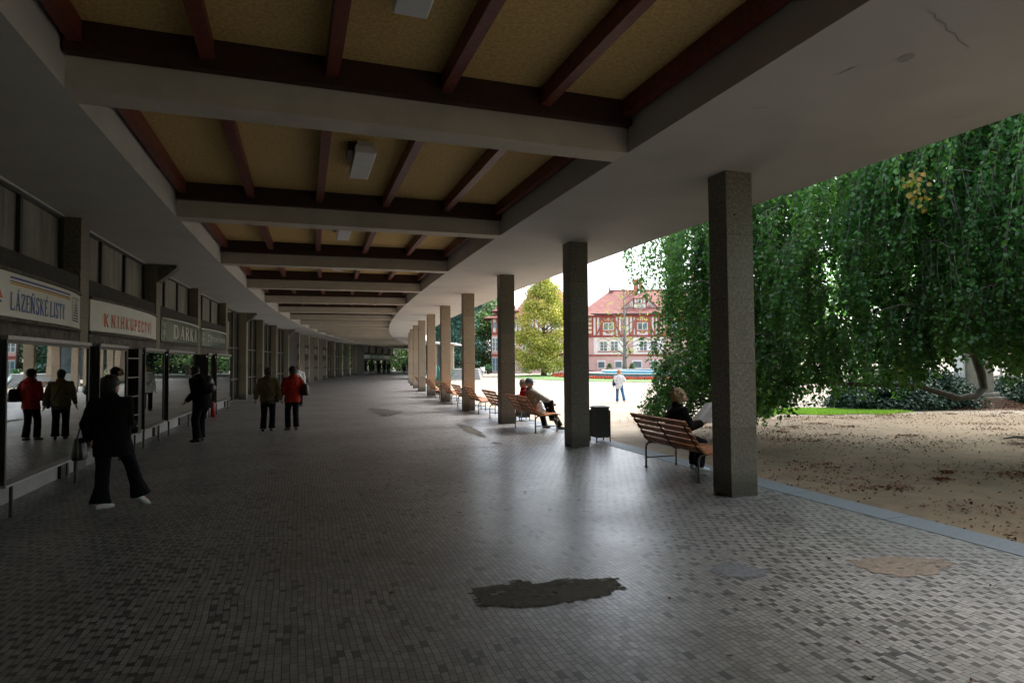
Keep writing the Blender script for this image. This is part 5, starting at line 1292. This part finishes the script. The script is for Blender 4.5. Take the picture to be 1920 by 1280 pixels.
# ================================================================== FOUNTAIN
fz = ground_z(FC[0], FC[1] - 8)
ft = tag(empty('fountain', (FC[0], FC[1], fz)), 'round stone fountain basin with turquoise inside on the lawn', 'fountain')
def ringwall(name, r0, r1, z0, z1, m):
    mb = MB(); n = 72; vs = []
    for j in range(n):
        a = 2 * math.pi * j / n
        for r, z in ((r0, z0), (r1, z0), (r1, z1), (r0, z1)): vs.append((r * math.cos(a), r * math.sin(a), z))
    mb.add(vs, [(4 * j + k, 4 * ((j + 1) % n) + k, 4 * ((j + 1) % n) + (k + 1) % 4, 4 * j + (k + 1) % 4) for j in range(n) for k in range(4)]); return mb.build(name, m, ft)
ringwall('basin_wall', 8.2, 8.5, -.2, .40, M['basin_grey']); ringwall('rim', 8.14, 8.58, .402, .47, M['white']); ringwall('inner_lining', 8.0, 8.198, -.2, .38, M['blue_tile'])
ringwall('upper_basin_wall', 6.8, 7.0, -.2, .62, M['blue_tile']); ringwall('upper_rim', 6.4, 7.08, .622, .70, M['white'])
mb = MB(); mb.add([(8.1 * math.cos(j * .0873), 8.1 * math.sin(j * .0873), .2) for j in range(72)], [tuple(range(72))]); mb.build('water', mat('blue fountain water', (.01, .22, .36), .08, 2, .2), ft)

# ================================================================== HALF TIMBERED HOUSE
HY = 95.0; PXM = HY / 1161.5
hs = tag(empty('half_timbered_house', (17, HY, 0)), 'long pink spa house with half timbered upper storey and red tiled roofs', 'house')
def hc_(mb, name, m, parent=None, **k):
    o = mb.build(name, m, **k); o.parent = parent or hs; o.matrix_parent_inverse = Matrix.Translation(-Vector(hs.location)); return o
X = lambda u: px(u, HY) 
Z = lambda v: EYE + (677 - v) * PXM + .4
x0, x1 = X(1090), X(1330)
# z of the storeys
zE, zT, zM, zG = 8.75, 5.45, 2.5, 0.0
hc_(MB().box(x0, x1, HY, HY + 12, -.5, zM), 'ground_storey_wall', M['pink']); hc_(MB().box(x0, x1, HY, HY + 12, zM, zT), 'middle_storey_wall', M['pink']); hc_(MB().box(x0, x1, HY, HY + 12, zT, zE), 'upper_storey_wall', M['wall_white'])
hc_(MB().box(x0, x1, HY - .12, HY, zM - .12, zM + .12), 'string_course', M['timber_or']); hc_(MB().box(x0, x1, HY - .18, HY, zT - .18, zT + .14), 'sill_beam', M['timber_red']); hc_(MB().box(x0, x1, HY - .12, HY, -.5, .18), 'base_course', M['timber_red'])
hc_(MB().box(x0, x1, HY - .16, HY, zE - .42, zE), 'eaves_beam', M['timber_red'])
def win(x, z, w_, h_, nx=2, nz=1, surround=None, y=HY, fm=None):
    f = MB(); t = .07
    f.box(x - w_ / 2, x + w_ / 2, y - .10, y + .02, z, z + t).box(x - w_ / 2, x + w_ / 2, y - .10, y + .02, z + h_ - t, z + h_)
    f.box(x - w_ / 2, x - w_ / 2 + t, y - .10, y + .02, z + t, z + h_ - t).box(x + w_ / 2 - t, x + w_ / 2, y - .10, y + .02, z + t, z + h_ - t)
    for k in range(1, nx): xx = x - w_ / 2 + w_ * k / nx; f.box(xx - .04, xx + .04, y - .095, y, z + t, z + h_ - t)
    for k in range(1, nz): zz_ = z + h_ * k / nz; f.box(x - w_ / 2 + t, x + w_ / 2 - t, y - .09, y - .005, zz_ - .025, zz_ + .025)
    o = hc_(f, 'window', fm or M['wall_white']); g_ = MB().box(x - w_ / 2 + t, x + w_ / 2 - t, y - .045, y - .03, z + t, z + h_ - t).build('pane', M['glass_blue']); g_.parent = o; return o
UW = [X(1141), X(1205), X(1268)]
for x in UW: win(x, 6.35, 1.5, 1.15, 2, 1)
# timber frame: posts, braces, ladders
fm = MB(); y_ = HY - .10
xx = x0 + .1
while xx < x1:
    near = min(abs(xx - u) for u in UW)
    if near > .95: fm.box(xx - .10, xx + .10, y_, HY + .0, zT + .14, zE - .42)
    xx += .56
for u in UW:
    for s in (-1, 1): 
        fm.box(u + s * 1.0 - .14, u + s * 1.0 + .14, y_ - .02, HY, zT + .14, zE - .42)
        for k in range(8): # curved brace foot
            t0, t1 = k / 8, (k + 1) / 8; bx0 = u + s * (1.15 + .75 * (1 - t0) ** 2); bx1 = u + s * (1.15 + .75 * (1 - t1) ** 2); za, zb_ = zT + .14 + 2.2 * t0, zT + .14 + 2.2 * t1
            fm.add([(bx0 - .12, y_ - .03, za), (bx0 + .12, y_ - .03, za), (bx1 + .12, y_ - .03, zb_), (bx1 - .12, y_ - .03, zb_), (bx0 - .12, HY, za), (bx0 + .12, HY, za), (bx1 + .12, HY, zb_), (bx1 - .12, HY, zb_)], [(0, 1, 2, 3), (7, 6, 5, 4), (0, 4, 5, 1), (1, 5, 6, 2), (2, 6, 7, 3), (3, 7, 4, 0)])
    fm.box(u - .86, u + .86, y_ - .01, HY, 7.5, 7.72).box(u - .86, u + .86, y_ - .01, HY, 6.15, 6.32).box(u - .86, u + .86, y_ - .01, HY, 7.72, 8.33)
    fm.prism([(u - .55, 6.15), (u + .55, 6.15), (u + .28, 5.85), (u - .28, 5.85)], y_ - .0, HY - .002)
hc_(fm, 'timber_frame', M['timber_or'])
orn = MB()
for u in UW:
    for s in (-1, 1): orn.tube([(u + s * (.08 + .62 * k / 6), y_ - .03, 8.2 - .38 * math.sin(k / 6 * 3.0)) for k in range(7)], .045, 5)
    orn.box(u - .05, u + .05, y_ - .06, y_ - .012, 7.75, 8.25)
hc_(orn, 'carved_ornament', mat('cream ornament paint', (.62, .52, .36), .7))
lad = MB()
for u in (X(1106.5), X(1238.5)):
    lad.box(u - .45, u + .45, y_ - .05, HY - .004, zT + .14, zE - .42)
lf_ = hc_(lad, 'ladder_pilaster', M['timber_red']); cr_ = MB()
for u in (X(1106.5), X(1238.5)):
    for k in range(4): cr_.box(u - .25, u + .25, y_ - .08, y_ - .052, zT + .4 + k * .65, zT + .85 + k * .65)
hc_(cr_, 'pilaster_inlay', mat('cream inlay', (.66, .52, .36), .7))
# middle storey: white painted fields with arched window pairs
for cx_ in (X(1141.5), X(1216)):
    hc_(MB().box(cx_ - 2.35, cx_ + 2.35, HY - .06, HY, zM + .14, zT - .2), 'painted_field', M['wall_white'])
    for s in (-1, 1):
        win(cx_ + s * .82, 3.15, 1.15, 1.5, 2, 3, y=HY - .06)
        arch = MB(); arch.tube([(cx_ + s * .82 + .85 * math.cos(math.pi * k / 10), HY - .12, 4.65 + .42 * math.sin(math.pi * k / 10)) for k in range(11)], .07, 6); hc_(arch, 'window_arch', mat('ochre arch paint', (.55, .38, .16), .7))
    hc_(MB().box(cx_ - 1.7, cx_ + 1.7, HY - .16, HY - .065, 3.0, 3.12), 'sill', M['timber_or'])
# ground storey barred windows
for u in (1127, 1159, 1194, 1226): 
    wx = .95 if u != 1194 else 1.25
    hc_(MB().box(X(u) - wx / 2 - .16, X(u) + wx / 2 + .16, HY - .05, HY, .42, 1.72), 'window_surround', M['wall_white']); win(X(u), .62, wx, .9, 1, 1, y=HY - .055, fm=mat('blue grey window bars', (.20, .26, .32), .5))
# main roof
def roof_hip(xa, xb, ya, yb, ze, zr, xr0, xr1, ov=.7, name='roof', kick=.5, thick=.18):
    ym = (ya + yb) / 2; mb = MB()
    e_ = [(xa - ov, ya - ov, ze), (xb + ov, ya - ov, ze), (xb + ov, yb + ov, ze), (xa - ov, yb + ov, ze)]
    m_ = [(xa, ya + .3, ze + kick), (xb, ya + .3, ze + kick), (xb, yb - .3, ze + kick), (xa, yb - .3, ze + kick)]
    vs = e_ + m_ + [(xr0, ym, zr), (xr1, ym, zr)]
    fs = [(0, 1, 5, 4), (1, 2, 6, 5), (2, 3, 7, 6), (3, 0, 4, 7), (4, 5, 9, 8), (5, 6, 9), (6, 7, 8, 9), (7, 4, 8), (3, 2, 1, 0)]
    return hc_(mb.add(vs, fs), name, M['tiles'])
rf = roof_hip(x0 + .2, x1, HY, HY + 12, zE, 13.1, X(1157), X(1320), kick=.55)
hc_(MB().box(x0 - .4, x1 + .6, HY - .80, HY - .702, zE - .02, zE + .14), 'gutter', mat('dark gutter', (.06, .06, .07), .5), )
gb = MB(); gb.prism([(X(1155) - .15, 11.6), (X(1155) + .5, 11.6), (X(1155) + .5, 13.15), (X(1155), 13.15)], HY + 5.2, HY + 6.8); hc_(gb, 'ridge_gablet', M['tiles'])
fn = MB(); fn.tube([(X(1156), HY + 6, 13.1), (X(1156), HY + 6, 13.5), (X(1156), HY + 6, 14.0)], [.16, .13, .02], 8); hc_(fn, 'finial', mat('verdigris', (.08, .22, .18), .6))
rt_ = MB(); rt_.tube([(X(1157), HY + 6, 13.13), (X(1320), HY + 6, 13.13)], .14, 6); hc_(rt_, 'ridge_tiles', M['tiles'])
# dormer
dx = X(1204); dz = 9.75; dor = MB()
yD = HY + 1.2
dor.prism([(dx - 2.75, dz), (dx + 2.75, dz), (dx + .95, dz + 1.55), (dx - .95, dz + 1.55)], yD, yD + 5); o = hc_(dor, 'dormer', M['wall_white'])
dr = MB()
for s in (-1, 1):
    dr.add([(dx + s * 3.1, yD - .35, dz - .12), (dx + s * 1.0, yD - .35, dz + 1.72), (dx + s * 1.0, yD + 5, dz + 1.72), (dx + s * 3.1, yD + 5, dz - .12), (dx + s * 3.0, yD - .35, dz - .22), (dx + s * .95, yD - .35, dz + 1.56), (dx + s * .95, yD + 5, dz + 1.56), (dx + s * 3.0, yD + 5, dz - .22)], [(0, 1, 2, 3), (4, 7, 6, 5), (0, 4, 5, 1), (3, 2, 6, 7), (0, 3, 7, 4)])
dr.add([(dx - 1.1, yD - .35, dz + 1.58), (dx + 1.1, yD - .35, dz + 1.58), (dx + 1.1, yD + 5, dz + 1.75), (dx - 1.1, yD + 5, dz + 1.75), (dx, yD + .9, dz + 2.45), (dx, yD + 4, dz + 2.45)], [(0, 1, 4), (1, 2, 5, 4), (2, 3, 5), (3, 0, 4, 5), (3, 2, 1, 0)])
hc_(dr, 'dormer_roof', M['tiles'])
dt = MB(); yt_ = yD - .06
for k in range(5): xx = dx - .9 + .45 * k; dt.box(xx - .05, xx + .05, yt_, yD, dz + .85, dz + 1.5)
for s in (-1, 1):
    dt.box(dx + s * 1.0 - .09, dx + s * 1.0 + .09, yt_, yD, dz, dz + 1.5)
    dt.tube([(dx + s * 2.95, yt_ - .12, dz - .05), (dx + s * .98, yt_ - .12, dz + 1.60)], .09, 6)
    for k in range(4):
        a = .35 + k * .33; dt.tube([(dx + s * 1.15, yt_, dz + .05), (dx + s * (1.15 + 1.5 * math.cos(a) * .8), yt_, dz + .05 + 1.1 * math.sin(a) * .8)], .035, 5)
dt.box(dx - .95, dx + .95, yt_ - .01, yD, dz + .72, dz + .85).tube([(dx - 1.0, yt_ - .12, dz + 1.6), (dx + 1.0, yt_ - .12, dz + 1.6)], .08, 6)
hc_(dt, 'dormer_timber', M['timber_red']); win(dx, dz + .05, 1.25, .62, 2, 2, y=yD)
sp_ = MB(); sp_.tube([(dx, yD + .9, dz + 2.4), (dx, yD + .9, dz + 2.9), (dx, yD + .9, dz + 3.9)], [.3, .12, .02], 8); hc_(sp_, 'dormer_finial', M['white'])
ch = MB(); cxx = X(1210); ch.box(cxx - .55, cxx + .55, HY + 5, HY + 6, 12.6, 14.1).box(cxx - .68, cxx + .68, HY + 4.9, HY + 6.1, 14.1, 14.25).box(cxx - .6, cxx + .6, HY + 4.95, HY + 6.05, 14.25, 14.6).box(cxx - .7, cxx + .7, HY + 4.85, HY + 6.15, 14.6, 14.75); hc_(ch, 'chimney', M['brick'])
# left wing and stair tower
wa, wb, WY = px(922, 91), px(1096, 93), 91.0
hc_(MB().box(wa, wb, WY, WY + 14, -.5, 5.7), 'wing_wall', M['pink']); hc_(MB().box(wa, wb, WY, WY + 14, 5.7, 8.2), 'wing_upper_wall', M['wall_white'])
wf = MB(); xx = wa + .1
while xx < wb: wf.box(xx - .09, xx + .09, WY - .08, WY, 5.8, 8.2); xx += .62
wf.box(wa, wb, WY - .10, WY, 5.55, 6.0).box(wa, wb, WY - .10, WY, 7.9, 8.2); hc_(wf, 'wing_timber_frame', M['timber_or'])
hc_(MB().box(wa - .05, wb, WY - .14, WY, 2.45, 2.8), 'wing_string_course', M['timber_red'])
for u in (928.5, 960, 985, 1040, 1070, 1086):
    win(px(u, WY), 3.2, .95, 2.0, 2, 3, y=WY - .02); win(px(u, WY), .25, 1.0, 2.0, 2, 2, y=WY - .02, fm=mat('pale blue door paint', (.35, .48, .50), .6)); win(px(u, WY), 6.6, 1.1, .8, 3, 1, y=WY - .02, fm=mat('blue grey window bars', (.20, .26, .32), .5))
def pyr(xa, xb, ya, yb, ze, zr, xr0, xr1, ov, nm): roof_hip(xa, xb, ya, yb, ze, zr, xr0, xr1, ov, nm, kick=.4)
pyr(px(962, 92), px(1100, 93) , WY, WY + 14, 8.3, 15.0, px(1021, 98), px(1023, 98), .9, 'wing_roof')
pyr(wa, wa + 4.0, WY - .2, WY + 5, 8.0, 9.8, wa + 1.9, wa + 2.1, 1.2, 'porch_roof')
pyr(wa + .6, wa + 3.6, WY + .3, WY + 4, 9.1, 13.4, wa + 1.9, wa + 2.3, .55, 'tower_roof')
# ================================================================== VILLA, PAVILION, STEPS
vl = tag(empty('white_villa', (px(899, 112), 112, 3.0)), 'small white villa on the slope between the trees', 'house')
MB().box(-.9, 1.0, 0, 4, 0, 3.6).build('wall', M['white'], vl); MB().box(-1.3, 1.4, -.5, 4.5, 3.6, 3.95).build('roof', M['white'], vl); 
for x in (-.5, .15, .7): MB().box(x - .16, x + .16, -.06, -.01, .8, 2.7).build('window', M['glass_blue'], vl)
MB().box(1.0, 1.8, .3, 4, 0, 3.0).build('side_wing', M['wall_white'], vl); MB().box(-2.5, 2.5, 0, 5, -3.6, 0).build('terrace', M['stone_lt'], vl)
PV = (-10.2, 62.0, 0)
pv = tag(empty('white_pavilion', PV), 'white flat roofed pavilion with thin tapering canopy beyond the columns', 'pavilion')
MB().add([(1.9, -1.5, 3.5), (4.7, -1.5, 3.44), (4.7, 6, 3.44), (1.0, 6, 3.5), (1.9, -1.5, 3.75), (4.7, -1.5, 3.54), (4.7, 6, 3.54), (1.0, 6, 3.75)], [(3, 2, 1, 0), (4, 5, 6, 7), (0, 1, 5, 4), (1, 2, 6, 5), (2, 3, 7, 6), (3, 0, 4, 7)]).build('roof', M['white'], pv)
for x in (2.2, 3.9): MB().box(x, x + .45, 0, .4, .35, 3.44).build('column', M['granite'], pv)
MB().box(1.9, 3.4, 2.5, 2.8, .35, 3.4).build('glass_wall', M['glass_blue'], pv); MB().box(1.6, 3.2, 3.0, 5.5, .35, 3.4).build('core', M['white'], pv)
stp = tag(empty('stone_steps', (px(850, 60), 60, ground_z(0, 60))), 'broad flight of pale steps up to the pavilion', 'steps')
for k in range(7): MB().box(-2.5, 2.6 - .06 * k, .42 * k, 8, .15 * k - .1, .15 * (k + 1) - .035).build('step', M['stone_lt'], stp)
# ================================================================== POTTED PLANTS
def palm(name, label, loc, h_, r, potm, m_, n=16, w_=.09, cat='plant', stiff=.35):
    e = tag(empty(name, loc), label, cat); MB().rings([((0, 0, 0), .2, .2, 0), ((0, 0, .4), .28, .28, 0), ((0, 0, .44), .31, .31, 0), ((0, 0, .46), .25, .25, 0)], 14).build('pot', potm, e)
    mb = MB()
    for k in range(n):
        a = k * 2.399; el = R_(35 + 50 * ((k * 7) % n) / n); L = r * random.uniform(.8, 1.1); dirv = Vector((math.cos(a) * math.cos(el), math.sin(a) * math.cos(el), math.sin(el))); s = Vector((-math.sin(a), math.cos(a), 0)); vs = []
        K = 5
        for i in range(K + 1):
            t = i / K; c_ = Vector((0, 0, .45)) + dirv * L * t + Vector((0, 0, -stiff * L * t * t)); ww = w_ * math.sin(math.pi * (.12 + .86 * t)) ; vs += [c_ + s * ww, c_ + Vector((0, 0, -.015)), c_ - s * ww]
        mb.add(vs, [(3 * i + q, 3 * i + q + 1, 3 * i + q + 4, 3 * i + q + 3) for i in range(K) for q in range(2)])
    mb.build('fronds', m_, e); return e
p_green = mat('palm green', (.05, .16, .05), .5, 6, .3); p_blue = mat('agave blue green', (.10, .24, .22), .5, 6, .2); p_lime = mat('lime foliage', (.22, .38, .04), .5, 6, .3)
palm('potted_palm', 'potted palm in a black pot at the corner of the pink house', (px(915, 84), 84, ground_z(0, 84)), 1.6, 1.5, M['black'], p_green, 26, .12)
palm('potted_palm', 'small green plant in an orange pot near the stairs', (px(894.5, 70), 70, ground_z(0, 70)), 1.2, .9, M['terracotta'], p_lime, 18, .1)
palm('potted_agave', 'large blue green agave seen between the fifth and sixth columns', (-3.88, 33.5, ground_z(0, 33)), 1.5, 1.55, M['terracotta'], p_blue, 26, .12, stiff=.05)
palm('potted_bush', 'bright lime potted plant below the agave', (-3.62, 32.4, ground_z(0, 33)), .9, .75, M['terracotta'], p_lime, 40, .12)
for k, u in enumerate((903, 907.5)):
    e = tag(empty('garden_chair', (px(u, 82), 82, ground_z(0, 82)), .6 * k), ['white garden chair near the house corner, left one', 'white garden chair near the house corner, right one'][k], 'chair')
    MB().box(-.25, .25, -.25, .25, .42, .46).build('seat', M['white'], e); MB().box(-.25, .25, .22, .26, .46, .95).build('backrest', M['white'], e)
    for sx in (-.2, .2):
        for sy in (-.2, .2): MB().box(sx - .02, sx + .02, sy - .02, sy + .02, 0, .42).build('leg', M['white'], e)
# street lamp seen only in reflections and beyond
lp = tag(empty('park_lamp', (26, 33, ground_z(26, 33))), 'park lamp post out on the right, mirrored in the shop glass', 'street lamp')
MB().tube([(0, 0, 0), (0, 0, 4.2)], [.07, .045], 10).build('post', M['alu'], lp); MB().rings([((0, 0, 4.2), .1, .1, 0), ((0, 0, 4.28), .42, .42, 0), ((0, 0, 4.36), .3, .3, 0)], 16).build('lamp_head', M['white'], lp)
